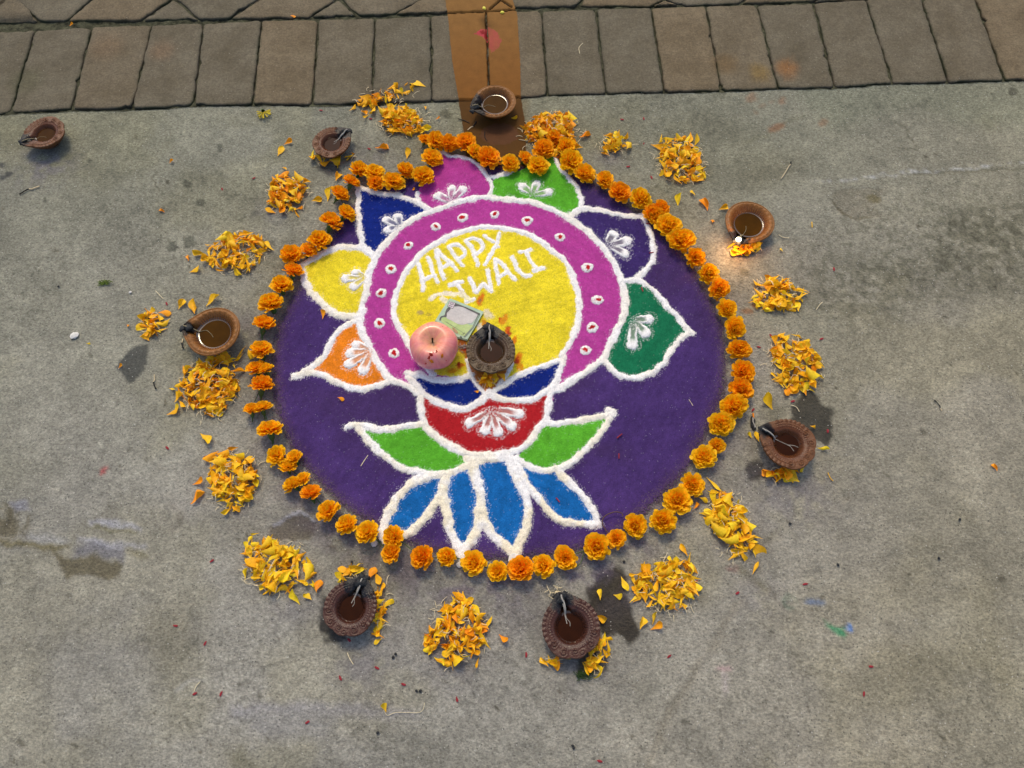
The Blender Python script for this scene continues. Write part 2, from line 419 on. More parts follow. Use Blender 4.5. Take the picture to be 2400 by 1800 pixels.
# upper right: white drag mark, rust, a chipped hollow and dark mottling
line_stain(px('3', 840, 1175, 1000, 1165, 1250, 1140, 1450, 1115, 1700, 1105, 1950, 1075, 2300, 1045, 2500, 1030), 4.6, (.42, .42, .41), .55, .003, .0006, mottled=.12)
line_stain(px('3', 1500, 1135, 1800, 1110, 2212, 1085), 3, (.45, .43, .34), .6, .003, -.0006, 'mul')
for cx, cy, rx_, ry_, am in ((610, 825, 60, 26, .75), (650, 645, 28, 22, .6), (450, 625, 40, 28, .5), (910, 790, 34, 18, .6), (520, 680, 20, 12, .4), (475, 725, 14, 10, .4), (578, 655, 14, 10, .4)):
    q = px('3', cx, cy)[0]; stain(oval(q[0], q[1], rx_ * .36, ry_ * .36, rot=-.5), (.24, .12, .06), am, .005)
line_stain(px('3', 400, 915, 560, 870, 700, 770, 800, 755), 4, (.72, .70, .6), .6, .006, 0, 'mul')
stain(px('3', 975, 1235, 1060, 1220, 1180, 1225, 1300, 1225, 1300, 1290, 1230, 1330, 1300, 1400, 1160, 1400, 1100, 1410, 1030, 1380, 975, 1310), (.80, .77, .74), .9, .003, .1, 'mul', -.0012)
line_stain(px('3', 975, 1300, 1030, 1370, 1100, 1410, 1230, 1400), 2.6, (.40, .36, .25), .8, .002, -.0012, 'mul')
stain(oval(*px('3', 1245, 1285)[0], 17, 10), (.13, .11, .05), .8, .003)
line_stain(px('3', 1380, 785, 1440, 830, 1500, 930, 1540, 965, 1400, 955), 1.8, (.5, .48, .42), .8, .002, -.0008, 'mul')
for k in range(7):                                             # hairline cracks
    x, y = random.uniform(100, 2300), random.uniform(1300, 1780) if k % 2 else random.uniform(300, 1000); P_ = [(x, y)]; a = random.uniform(0, 6.28)
    for _ in range(4): a += random.uniform(-.6, .6); x += 22 * math.cos(a); y += 14 * math.sin(a); P_.append((x, y))
    line_stain(P_, 1.5, (.45, .42, .38), .8, .0014, -.0006, 'mul')
stain([(2190, 560), (2240, 500), (2330, 470), (2420, 470), (2420, 700), (2300, 690), (2200, 700), (2150, 650)], (.52, .52, .47), .85, .03, 0, 'mul', 0, .25)
stain([(1900, 620), (2000, 590), (2150, 600), (2180, 700), (2080, 760), (1950, 740), (1880, 690)], (.62, .62, .56), .7, .03, 0, 'mul', 0, .25)
stain([(1770, 120), (2420, 200), (2420, 300), (2250, 290), (2150, 250), (1950, 300)], (.62, .76, .62), .28, .03, 0, 'mul')
stain([(1080, 238), (1240, 230), (1240, 420), (1090, 420)], (.95, .8, .62), .6, .01, 0, 'mul')
for k in range(26):                                            # broad soft damp and dusty areas
    cx, cy = random.uniform(-50, 2450), random.uniform(260, 1850)
    f = random.choice([(.80, .80, .76), (.86, .84, .80), (.78, .76, .68), (1.10, 1.09, 1.07), (1.14, 1.13, 1.12)])
    stain(oval(cx, cy, random.uniform(60, 190), random.uniform(30, 90), rot=random.uniform(-.5, .8)), f, random.uniform(.4, .9), .035, 0, 'mul')
for k in range(150):                                            # tiny dark and light nicks
    cx, cy = random.uniform(0, 2400), random.uniform(300, 1790)
    stain(oval(cx, cy, random.uniform(2.5, 7), random.uniform(2, 4.5), 7, rot=random.uniform(0, 3)), random.choice([(.35, .33, .30), (.55, .5, .45), (.45, .43, .38), (1.45, 1.45, 1.42)]), .9, .0012, 0, 'mul', -.0004)
lich = np.exp(-((GX - at(2230, 560)[0]) ** 2 / .05 + (GY - at(2230, 560)[1]) ** 2 / .018)) + .7 * np.exp(-((GX - at(1980, 660)[0]) ** 2 / .012 + (GY - at(1980, 660)[1]) ** 2 / .010))
lich = np.clip(lich, 0, 1) * sstep(.52, .64, fbm(GX, GY, 130, 2, 3)) * .55
C = C * (1 - lich[..., None] * np.array([.62, .60, .66]))
grit = sstep(.60, .72, fbm(GX, GY, 170, 6, 2)) * sstep(.45, .65, fbm(GX, GY, 5, 4, 2)) * .5
C = C * (1 - grit[..., None] * np.array([.5, .5, .52]))
# powder trodden outside the drawing: bluish purple dust round its rim, yellow dust above; below lamps and heaps purple dust with soft shade painted in
DC = at(1168, 860); DR = .382
rad = np.hypot((GX - DC[0]), (GY - DC[1]) * 1.02)
dust = np.exp(-np.clip(rad - DR * .97, 0, 1) / .030) * sstep(.38, .62, fbm(GX, GY, 38, 2)) * .62
C = C * (1 - dust[..., None]) + np.array([.105, .080, .125]) * dust[..., None]
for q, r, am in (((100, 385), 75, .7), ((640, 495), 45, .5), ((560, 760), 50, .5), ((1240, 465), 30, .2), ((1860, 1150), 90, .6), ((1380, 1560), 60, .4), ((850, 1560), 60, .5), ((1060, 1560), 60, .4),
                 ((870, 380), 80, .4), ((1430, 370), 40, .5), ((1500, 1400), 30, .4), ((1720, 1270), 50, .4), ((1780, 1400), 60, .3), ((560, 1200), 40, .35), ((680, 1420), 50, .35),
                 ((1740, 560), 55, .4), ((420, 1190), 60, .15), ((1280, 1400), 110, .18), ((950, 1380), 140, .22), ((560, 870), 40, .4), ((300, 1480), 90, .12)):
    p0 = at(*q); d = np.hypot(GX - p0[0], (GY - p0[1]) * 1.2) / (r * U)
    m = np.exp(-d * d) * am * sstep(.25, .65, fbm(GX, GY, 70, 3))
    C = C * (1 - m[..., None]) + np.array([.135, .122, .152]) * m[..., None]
for q, r, am in (((980, 330), 140, .32), ((1420, 320), 140, .28), ((1560, 480), 60, .35), ((560, 1240), 60, .2), ((640, 620), 50, .3), ((1740, 650), 80, .25), ((500, 850), 120, .22), ((880, 1360), 90, .30), ((1600, 1340), 90, .2)):
    p0 = at(*q); d = np.hypot(GX - p0[0], (GY - p0[1]) * 1.2) / (r * U)
    m = np.exp(-d * d) * am
    C = C * (1 - m[..., None]) + np.array([.165, .140, .060]) * m[..., None]
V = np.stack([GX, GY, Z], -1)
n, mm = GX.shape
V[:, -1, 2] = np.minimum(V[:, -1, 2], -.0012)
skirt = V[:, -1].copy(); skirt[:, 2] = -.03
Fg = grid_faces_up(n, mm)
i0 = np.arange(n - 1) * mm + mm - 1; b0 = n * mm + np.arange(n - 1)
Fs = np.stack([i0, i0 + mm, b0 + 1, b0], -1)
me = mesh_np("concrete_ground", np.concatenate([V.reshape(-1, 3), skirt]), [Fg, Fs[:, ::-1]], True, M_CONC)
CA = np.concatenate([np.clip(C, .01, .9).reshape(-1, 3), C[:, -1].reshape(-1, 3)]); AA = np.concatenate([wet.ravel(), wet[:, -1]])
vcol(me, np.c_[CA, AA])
tag(obj("concrete_ground", me), "worn grey concrete slab with oil stains", None, None, 'structure')

# ------------------------------------------------------------------ the pavers
paving = tag(obj("paving", None), "row of brown grey brick pavers along the concrete", None, None, 'structure')
n1 = axis(-1.5, 1.5, .006, 30); v1 = np.concatenate([np.arange(-.03, .5, .006), np.array([.6, .9, 1.5, 3, 8, 30])])
JX, JV = np.meshgrid(n1, v1, indexing='ij'); JY = edge_y(JX) + JV
JZ = -.0048 + .0075 * (fbm(JX, JY, 42, 4, 4) - .5) + .0022 * (vn(JX, JY, 300, 2) - .5)
me = mesh_np("joint_bed", np.stack([JX, JY, JZ], -1).reshape(-1, 3), grid_faces_up(*JX.shape), True, M_JOINT)
tag(obj("joint_bed", me, paving), "dark mossy dirt filling the joints")
SEAM = [((81, 69), (23.5, 266)), ((215, 61), (168, 257)), ((356, 58), (309, 255)), ((477, 54), (452, 249)), ((613, 47), (591, 246)), ((747, 45), (732, 246)),
        ((878, 42), (872, 243)), ((1009, 36), (1012, 239)), ((1139, 30), (1147, 234)), ((1268, 24), (1283, 226)), ((1397, 20), (1422, 220)), ((1525, 17), (1558, 217)),
        ((1654, 14), (1692, 214)), ((1774, 10), (1824, 209)), ((1906, 6), (1957, 205)), ((2030, -2), (2094, 197)), ((2158, -6), (2224, 194)), ((2284, -10), (2356, 190))]
SG = [(at(*a), at(*b)) for a, b in SEAM]
for side in (0, -1):                                            # the row goes on past both sides of the picture
    for k in range(6):
        (a, b), (c, d) = (SG[0], SG[1]) if side == 0 else (SG[-1], SG[-2])
        nw = ((2 * a[0] - c[0], 2 * a[1] - c[1]), (2 * b[0] - d[0], 2 * b[1] - d[1]))
        SG.insert(0, nw) if side == 0 else SG.append(nw)
BANDX = at(1130, 120)[0]
def paver(poly, gap, seed, name="paver", stains=()):
    """a slab with a worn, uneven outline, rounded rim and slightly tipped top"""
    P = [np.array(p) for p in poly]; n_ = len(P)
    area = sum(P[i][0] * P[(i + 1) % n_][1] - P[(i + 1) % n_][0] * P[i][1] for i in range(n_))
    if area < 0: P = P[::-1]
    ctr = sum(P) / n_
    ks = [max(3, int(np.hypot(*(P[(i + 1) % n_] - P[i])) / .006)) for i in range(n_)]; m_ = sum(ks)
    inr = min(abs((P[(i + 1) % n_] - P[i])[0] * (ctr - P[i])[1] - (P[(i + 1) % n_] - P[i])[1] * (ctr - P[i])[0]) / np.hypot(*(P[(i + 1) % n_] - P[i])) for i in range(n_))
    def ring_at(d):
        Q = []
        for i in range(n_):
            a, b, c = P[i - 1], P[i], P[(i + 1) % n_]
            u1 = (b - a) / np.hypot(*(b - a)); u2 = (c - b) / np.hypot(*(c - b)); n1_ = np.array([-u1[1], u1[0]]); n2_ = np.array([-u2[1], u2[0]])
            bis = n1_ + n2_; Q.append(b + bis * d / max(.25, bis @ n1_) if bis @ n1_ > .1 else b + n1_ * d)
        r = np.array([Q[i] + (Q[(i + 1) % n_] - Q[i]) * j / ks[i] for i in range(n_) for j in range(ks[i])])
        for _ in range(1 if d < .004 else 0): r = (np.roll(r, 1, 0) + r * 2 + np.roll(r, -1, 0)) / 4
        return r
    q0 = ring_at(0); nx = np.roll(q0, -1, 0) - np.roll(q0, 1, 0); nx = nx / (np.hypot(nx[:, 0], nx[:, 1])[:, None] + 1e-9); nrm = np.stack([-nx[:, 1], nx[:, 0]], -1)
    wob = (vn(q0[:, 0] + seed, q0[:, 1], 45, seed) - .5) * .0034 + (vn(q0[:, 0] + seed, q0[:, 1], 170, seed + 1) - .5) * .0030
    rc = random.Random(seed * 3)
    for _ in range(rc.choice([1, 2, 3, 4])):                      # knocked off corners and chipped edges
        cpt = q0[rc.randrange(m_)] if rc.random() < .5 else P[rc.randrange(n_)]; wob = wob + rc.uniform(.002, .0055) * np.exp(-(np.hypot(q0[:, 0] - cpt[0], q0[:, 1] - cpt[1]) / rc.uniform(.003, .009)) ** 2)
    r_ = random.Random(seed); tx, ty, z0 = r_.uniform(-.006, .006), r_.uniform(-.006, .006), r_.uniform(0, .0010)
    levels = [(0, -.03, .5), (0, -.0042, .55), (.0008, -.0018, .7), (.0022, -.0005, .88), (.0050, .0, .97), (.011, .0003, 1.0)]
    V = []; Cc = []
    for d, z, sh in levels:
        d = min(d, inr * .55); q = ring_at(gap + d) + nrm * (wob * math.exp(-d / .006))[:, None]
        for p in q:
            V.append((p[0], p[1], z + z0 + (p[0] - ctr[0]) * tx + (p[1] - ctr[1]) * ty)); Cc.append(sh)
    last = np.array(V[-m_:]); dd_ = inr - gap - min(.011, inr * .55)
    for f in (.8, .6, .4, .2):
        for p in last:
            q = ctr + (p[:2] - ctr) * f
            V.append((q[0], q[1], .0004 + z0 + (q[0] - ctr[0]) * tx + (q[1] - ctr[1]) * ty)); Cc.append(1.0)
    V.append((ctr[0], ctr[1], .0004 + z0)); Cc.append(1.0)
    nl = len(levels) + 4
    i = np.arange(m_); j = (i + 1) % m_
    quads = np.concatenate([np.stack([l * m_ + i, l * m_ + j, (l + 1) * m_ + j, (l + 1) * m_ + i], -1) for l in range(nl - 1)])
    tris = np.stack([(nl - 1) * m_ + i, (nl - 1) * m_ + j, np.full(m_, len(V) - 1)], -1)
    V = np.array(V)
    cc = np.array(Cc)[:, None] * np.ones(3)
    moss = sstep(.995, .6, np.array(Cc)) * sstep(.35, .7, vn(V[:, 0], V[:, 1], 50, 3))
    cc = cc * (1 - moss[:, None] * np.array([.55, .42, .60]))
    for (sx, sy, sr, sc) in stains:
        d = np.hypot(V[:, 0] - sx, V[:, 1] - sy) / sr; k = np.exp(-d ** 4)[:, None]
        cc = cc * (1 - k) + cc * np.array(sc) * k
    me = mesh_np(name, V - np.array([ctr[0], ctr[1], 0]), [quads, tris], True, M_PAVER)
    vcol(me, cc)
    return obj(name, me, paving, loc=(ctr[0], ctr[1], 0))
RUST = []
for q, r_, c_ in (((1845, 160), 26, (1.7, 1.0, .55)), ((1780, 170), 24, (1.25, 1.05, .6)), ((1700, 150), 30, (1.1, .95, .75)), ((250, 110), 40, (1.1, .98, .9)), ((380, 120), 30, (1.15, .95, .85)), ((60, 190), 40, (.85, .9, .8))):
    p = at(*q); RUST.append((p[0], p[1], r_ * U * 1.25, c_))
for i in range(len(SG) - 1):
    (a, b), (c, d) = SG[i], SG[i + 1]
    f = lambda p: (p[0], p[1] + .0015)
    paver([f(b), f(d), c, a], random.Random(i).uniform(.0004, .0016), i + 3, stains=RUST)
# the next course: inverted trapezoids, leaning blocks and half triangles under a V joint
LOW = [(-300, 71), (-165, 66), (-60, 62), (33 - 120, 62)]
S = {1: ((95, 51), (28, -5)), 2: ((155, 50), (219, -5)), 3: ((330, 48), (403, -3)), 4: ((467, 46), (412, -3)), 5: ((535, 44), (614, -5)), 6: ((723, 41), (792, -3)), 7: ((838, 37), (798, -3)),
     8: ((920, 34), (998, -4)), 9: ((1147, 25), (1172, 3)), 10: ((1200, 19), (1174, 3)), 11: ((1353, 15), (1368, -4)), 12: ((1523, 16), (1556, 0)), 13: ((1596, 13), (1560, 0)), 14: ((1734, 9), (1752, -6)),
     15: ((1905, 4), (1940, -12)), 16: ((1975, 2), (1944, -12)), 17: ((2110, -3), (2135, -20)), 0: ((-40, 56), (20, -2)), -1: ((-230, 63), (-160, 0))}
def up(p, y=-215): return (p[0] + (1021 - p[0]) / (-3260 - p[1]) * (y - p[1]), y)
tops = []
def course(pts, sd): paver(g(pts), .0014, sd)
course([S[1][0], S[2][0], S[2][1], up(S[2][1]), up(S[1][1]), S[1][1]], 41)
course([S[2][0], S[3][0], S[3][1], up(S[3][1]), up(S[2][1]), S[2][1]], 42)
course([S[3][0], S[4][0], ((S[3][1][0] + S[4][1][0]) / 2, -3)], 43)
course([S[4][0], S[5][0], S[5][1], up(S[5][1]), up(S[4][1]), S[4][1]], 44)
course([S[5][0], S[6][0], S[6][1], up(S[6][1]), up(S[5][1]), S[5][1]], 45)
course([S[6][0], S[7][0], ((S[6][1][0] + S[7][1][0]) / 2, -3)], 46)
course([S[7][0], S[8][0], S[8][1], up(S[8][1]), up(S[7][1]), S[7][1]], 47)
course([S[8][0], S[9][0], S[9][1], up(S[9][1]), up(S[8][1]), S[8][1]], 48)
course([S[9][0], S[10][0], (1173, 1)], 49)
course([S[10][0], S[11][0], S[11][1], up(S[11][1]), up(S[10][1]), S[10][1]], 50)
course([S[11][0], S[12][0], S[12][1], up(S[12][1]), up(S[11][1]), S[11][1]], 51)
course([S[12][0], S[13][0], (1558, -2)], 52)
course([S[13][0], S[14][0], S[14][1], up(S[14][1]), up(S[13][1]), S[13][1]], 53)
course([S[14][0], S[15][0], S[15][1], up(S[15][1]), up(S[14][1]), S[14][1]], 54)
course([S[15][0], S[16][0], (1942, -14)], 55)
course([S[16][0], S[17][0], S[17][1], up(S[17][1]), up(S[16][1]), S[16][1]], 56)
course([S[0][0], S[1][0], S[1][1], up(S[1][1]), (15, -215), (25, -5)], 57)
course([S[-1][0], (-48, 56), (16, -5), (6, -215), up(S[-1][1]), S[-1][1]], 58)
course([(-420, 70), (-238, 63), (-168, 0), (-180, -215), (-520, -215)], 59)
course([(2120, -4), (2400, -14), (2430, -40), (2450, -215), (2160, -215), (2145, -22)], 60)

# ------------------------------------------------------------------ the earth red band painted across pavers and slab
def mat_band():
    m, nt, b = new_mat("earth_red_wash"); v = coord(nt)
    a = N(nt, "ShaderNodeVertexColor", layer_name="Col")
    g1 = ramp(nt, noise(nt, v, 60, 4, .6), [(.3, .90), (.7, 1.10)])
    g2 = ramp(nt, noise(nt, v, 600, 2, .7), [(.3, .9), (.7, 1.1)])
    nt.links.new(mul(nt, mul(nt, a.outputs["Color"], g1.outputs[0]), g2.outputs[0]), b.inputs["Base Color"])
    b.inputs["Roughness"].default_value = .7; b.inputs["Specular IOR Level"].default_value = .08
    nt.links.new(a.outputs["Alpha"], b.inputs["Alpha"])
    bump(nt, b, noise(nt, v, 300, 3, .6), .25, .0015)
    return m
LB = px('P', 1030, -180, 1044, 0, 1050, 40, 1060, 145, 1075, 235, 1088, 318, 1100, 420)
RB = px('P', 1180, -180, 1201, 0, 1212, 36, 1219, 145, 1221, 231, 1231, 290, 1234, 420)
def interp_edge(E_, y): return np.interp(y, [p[1] for p in E_], [p[0] for p in E_])
ys = np.arange(-180, 412, 2.4); us = np.linspace(0, 1, 84)
BV = np.zeros((len(us), len(ys), 3)); BC = np.zeros((len(us), len(ys), 4))
row_low = np.interp
for j, y in enumerate(ys):
    a_, b_ = interp_edge(LB, y), interp_edge(RB, y)
    for i, u in enumerate(us):
        BV[i, j, :2] = at(a_ + (b_ - a_) * u, y)
X_, Y_ = BV[..., 0], BV[..., 1]
BV[..., 0] += (vn(X_, Y_, 300, 2) - .5) * .0014 * (np.abs(us * 2 - 1)[:, None] > .97)
def seam_d(X, Y, p, q):
    a = np.array(p); b = np.array(q); ab = b - a; t = np.clip(((X - a[0]) * ab[0] + (Y - a[1]) * ab[1]) / (ab ** 2).sum(), 0, 1)
    return np.hypot(X - a[0] - t * ab[0], Y - a[1] - t * ab[1])
wj = .0014 * (vn(X_, Y_, 140, 4) - .5)
dm = np.abs(seam_d(X_ + wj, Y_, at(1139, 28), at(1147, 234)))
seams = np.minimum(dm, np.minimum(seam_d(X_, Y_ + wj * 2, at(1000, 35), at(1270, 23)), np.abs(Y_ + wj * 2 - edge_y(X_))))
for s_ in (((1148, 24), (1173, 2)), ((1199, 18), (1174, 2)), ((1173, 2), (1168, -180))): seams = np.minimum(seams, seam_d(X_ + wj, Y_, at(*s_[0]), at(*s_[1])))
on_slab = sstep(.001, -.001, Y_ - edge_y(X_))
BV[..., 2] = (.0027 - .0058 * sstep(.0030, .0008, seams)) * (1 - on_slab) + .0006 * on_slab
top_c = np.array([.285, .145, .050]); slab_c = np.array([.084, .036, .006])
tc = sstep(-40, 240, ys)[None, :, None]
pc = np.array([.215, .108, .030]) * (1 - tc) + np.array([.185, .075, .014]) * tc
BC[..., :3] = pc * (1 - on_slab[..., None]) + slab_c * on_slab[..., None]
BC[..., :3] *= (1 - .84 * sstep(.0034, .0010, seams) * np.maximum(1 - on_slab, .6))[..., None]
# dark muddy trail beside the middle joint
mud = np.exp(-(seam_d(X_, Y_, at(1135, 50), at(1141, 62)) / .010) ** 2) * .45
BC[..., :3] *= (1 - mud)[..., None]
# smear of red kumkum on the band
wx2 = X_ + (fbm(X_, Y_, 120, 3) - .5) * .008; wy2 = Y_ + (fbm(X_, Y_, 120, 5) - .5) * .008
for pts, c_, am in ((px('P', 1112, 80, 1130, 70, 1142, 68, 1143, 96, 1132, 92, 1126, 84, 1114, 84), (.42, .045, .06), .85),
                    (px('P', 1143, 68, 1160, 72, 1172, 86, 1174, 100, 1166, 118, 1154, 125, 1147, 115, 1146, 98), (.36, .06, .055), .65),
                    (px('P', 1126, 76, 1142, 72, 1143, 94, 1134, 92), (.20, .012, .012), .9)):
    k = inpoly(wx2, wy2, g(pts))[..., None] * am * (.7 + .5 * vn(X_, Y_, 90, 2))[..., None]; k = np.clip(k, 0, 1)
    BC[..., :3] = BC[..., :3] * (1 - k) + np.array(c_) * k
# purplish brown shadow of the lamp, painted into the band in front of it
k = inpoly(wx2, wy2, g(oval(1170, 315, 46, 26)))[..., None] * .45
BC[..., :3] = BC[..., :3] * (1 - k) + np.array([.115, .045, .028]) * k
BC[..., 3] = .90
me = mesh_np("painted_band", BV.reshape(-1, 3), grid_faces_up(len(us), len(ys)), True, mat_band()); vcol(me, BC.reshape(-1, 4))
tag(obj("painted_band", me), "orange brown band of earth wash running across pavers and concrete", "painted band")

# ------------------------------------------------------------------ the rangoli: coloured powder laid on a 1 mm grain
WHITE = (.80, .775, .745); CREAM = (.74, .66, .44)
PURPLE = (.054, .027, .116); MAGENTA = (.38, .044, .24); YELLOW = (.70, .56, .024); ORANGE = (.68, .19, .012); NAVY = (.006, .017, .155)
GREEN = (.085, .33, .022); DGREEN = (.009, .130, .058); RED = (.35, .013, .017); BLUE = (.008, .105, .32); VIOLET = (.040, .022, .108)
ST = .001
cs = g([(560, 380), (1780, 380), (560, 1400), (1780, 1400), (1168, 860)])
rx = np.arange(DC[0] - .42, DC[0] + .42, ST); ry = np.arange(DC[1] - .41, DC[1] + .47, ST)
QX, QY = np.meshgrid(rx, ry, indexing='ij')
WX = QX + (fbm(QX, QY, 55, 1, 3) - .5) * .005 + (vn(QX, QY, 300, 5) - .5) * .0016
WY = QY + (fbm(QX, QY, 55, 3, 3) - .5) * .005 + (vn(QX, QY, 300, 7) - .5) * .0016
LAB = np.zeros(QX.shape, np.int16); QC = np.zeros(QX.shape + (3,)); QH = np.zeros(QX.shape)
QR = RNG.random(QX.shape); QR2 = RNG.random(QX.shape); LUMP = fbm(QX, QY, 160, 2, 3)
PARTS = [None]
def new_part(name, label=None, parent=None):
    PARTS.append((name, label, parent)); return len(PARTS) - 1
def window(P, pad):
    P = np.array(P); i0 = max(0, int((P[:, 0].min() - pad - rx[0]) / ST)); i1 = min(len(rx), int((P[:, 0].max() + pad - rx[0]) / ST) + 2)
    j0 = max(0, int((P[:, 1].min() - pad - ry[0]) / ST)); j1 = min(len(ry), int((P[:, 1].max() + pad - ry[0]) / ST) + 2)
    return slice(i0, i1), slice(j0, j1)
def fill(pts, colour, name, label, h=.0016, closed_smooth=False, var=.10):
    P = g(pts)
    if closed_smooth: P = smooth(P, 5, True)
    w = window(P, .01); m = inpoly(WX[w], WY[w], P); k = new_part(name, label)
    LAB[w][m] = k
    v = 1 + var * 2 * (fbm(QX[w][m], QY[w][m], 30, k) - .5) + var * 2.2 * (fbm(QX[w][m], QY[w][m], 140, k + 2) - .5)
    QC[w][m] = np.array(colour) * v[:, None]
    st = fbm(QX[w][m] * math.cos(k) * .3 + QY[w][m] * math.sin(k) * .3, -QX[w][m] * math.sin(k) + QY[w][m] * math.cos(k), 120, k + 4, 3) - .5
    QC[w][m] *= (1 + (.10 + var) * 1.3 * st)[:, None]
    QH[w][m] = h + .0010 * st + .0005 * (fbm(QX[w][m], QY[w][m], 90, k) - .5) * 2
    return k
def stroke(k, pts, wpx, h=.0042, colour=WHITE, sm=5, ragged=.22, cream=.5, taper=False, lay=True):
    P = smooth(g(pts), sm) if sm else g(pts)
    wpx = wpx * (.82 if wpx < 25 else .76)
    w = window(P, wpx * U * 1.2); X = WX[w]; Y = WY[w]; dd = np.full(X.shape, 9.0); D = wpx * U / 2
    SS = np.zeros(X.shape)
    for i in range(len(P) - 1):
        a = np.array(P[i]); b = np.array(P[i + 1]); ab = b - a; L = (ab ** 2).sum() + 1e-12
        pad = D * 2.2
        s = (X > min(a[0], b[0]) - pad) & (X < max(a[0], b[0]) + pad) & (Y > min(a[1], b[1]) - pad) & (Y < max(a[1], b[1]) + pad)
        if not s.any(): continue
        t = np.clip(((X[s] - a[0]) * ab[0] + (Y[s] - a[1]) * ab[1]) / L, 0, 1)
        d_ = np.hypot(X[s] - a[0] - t * ab[0], Y[s] - a[1] - t * ab[1]); o = dd[s]; nw = d_ < o
        dd[s] = np.minimum(o, d_); q = SS[s]; q[nw] = (i + t[nw]) / len(P); SS[s] = q
    wv = 1 + (.22 * (vn(X, Y, 60, 4) - .5) * 2 + .30 * (vn(X, Y, 150, 6) - .5) * 2) * min(1, ragged * 3.2)
    t = dd / (D * wv)
    if taper: t = t / (1 - .35 * SS)
    cov = t + ragged * (QR[w] - .5) < 1
    prof = .58 * np.clip(1 - t * t, 0, 1) ** .7 * (.62 + .76 * LUMP[w]) * (.86 + .28 * vn(X, Y, 90, 1))
    # the line was poured in short pinches: slight waists along it
    LAB[w][cov] = k
    tint = np.clip(sstep(.38, .66, fbm(X, Y, 30, 6)) * cream * 1.25, 0, 1)[..., None]
    col = np.array(colour) * (1 - tint) + np.array(CREAM) * np.array([1.05, 1.05, 1.15]) * tint
    col = col * (.90 + .16 * LUMP[w])[..., None]
    soil = (sstep(.72, 1.0, t) * (QR2[w] < .35))[..., None] * .35
    col = col * (1 - soil) + QC[w] * soil
    QC[w][cov] = col[cov]
    QH[w][cov] = np.maximum(QH[w][cov], .0010 + h * prof[cov])
    # grains thrown beside the line
    sc = (~cov) & (t < 2.1) & (QR2[w] < .42 * np.clip((2.1 - t) / 1.1, 0, 1) ** 2) & (LAB[w] > 0)
    QC[w][sc] = QC[w][sc] * .6 + np.array(colour) * .4
def dot(k, kr, c, r=13.5, red=True):
    P = at(*c); w = window([P], r * U * 1.6); X = WX[w]; Y = WY[w]; t = np.hypot(X - P[0], Y - P[1]) / (r * U * random.uniform(.92, 1.08))
    cov = t + .16 * (QR[w] - .5) < 1
    LAB[w][cov] = k; QC[w][cov] = np.array(WHITE) * (.92 + .12 * LUMP[w][cov])[:, None]
    QH[w][cov] = .0016 + .0028 * np.sqrt(np.clip(1 - t[cov] ** 2, 0, 1))
    if red:
        ang = random.uniform(0, 3); u = (X - P[0]) * math.cos(ang) + (Y - P[1]) * math.sin(ang) - random.uniform(-1, 1) * .001; v = -(X - P[0]) * math.sin(ang) + (Y - P[1]) * math.cos(ang)
        t2 = np.hypot(u / (7.2 * U), v / (5.0 * U)); c2 = t2 + .5 * (QR[w] - .5) < 1
        LAB[w][c2] = kr; QC[w][c2] = np.array((.42, .012, .016)) * (.7 + .5 * LUMP[w][c2])[:, None]
        sc = (t2 < 2.1) & ~c2 & (QR2[w] < .16); QC[w][sc] = QC[w][sc] * .5 + np.array((.42, .012, .016)) * .5
def lobe(k, tip, root, base, wt=15, wr=6, groove=.75):
    P0 = np.array(at(*tip)); P1 = np.array(at(*root)); w = window([P0, P1], .02); X = WX[w]; Y = WY[w]
    ab = P1 - P0; L = (ab ** 2).sum(); s = ((X - P0[0]) * ab[0] + (Y - P0[1]) * ab[1]) / L; sc = np.clip(s, 0, 1)
    d = np.hypot(X - P0[0] - sc * ab[0], Y - P0[1] - sc * ab[1]); wd = (wt * (1 - sc) ** .8 + wr * sc) * U * 1.0
    t = d / wd
    fade = sstep(.45, 1.0, sc)
    cov = (t + .22 * (QR[w] - .5) < 1) & (QR2[w] > fade * .78)
    inner = sstep(.66, .36, t) * sstep(.0, .30, sc) * groove * 1.15
    col = np.array(WHITE) * (1 - inner[..., None]) + (np.array(base) * .8 + np.array((.06, .05, .03))) * np.clip(inner, 0, 1)[..., None]
    col = col * (1 - fade[..., None] * .5) + np.array(base) * fade[..., None] * .5
    LAB[w][cov] = k; QC[w][cov] = col[cov]; QH[w][cov] = (.0018 + .0030 * np.sqrt(np.clip(1 - t * t, 0, 1)) * (1 - inner * .75) * (1 - fade * .6))[cov]
    halo = (~cov) & (t < 1.7) & (QR2[w] < .22) & (LAB[w] > 0); QC[w][halo] = QC[w][halo] * .5 + np.array(WHITE) * .5

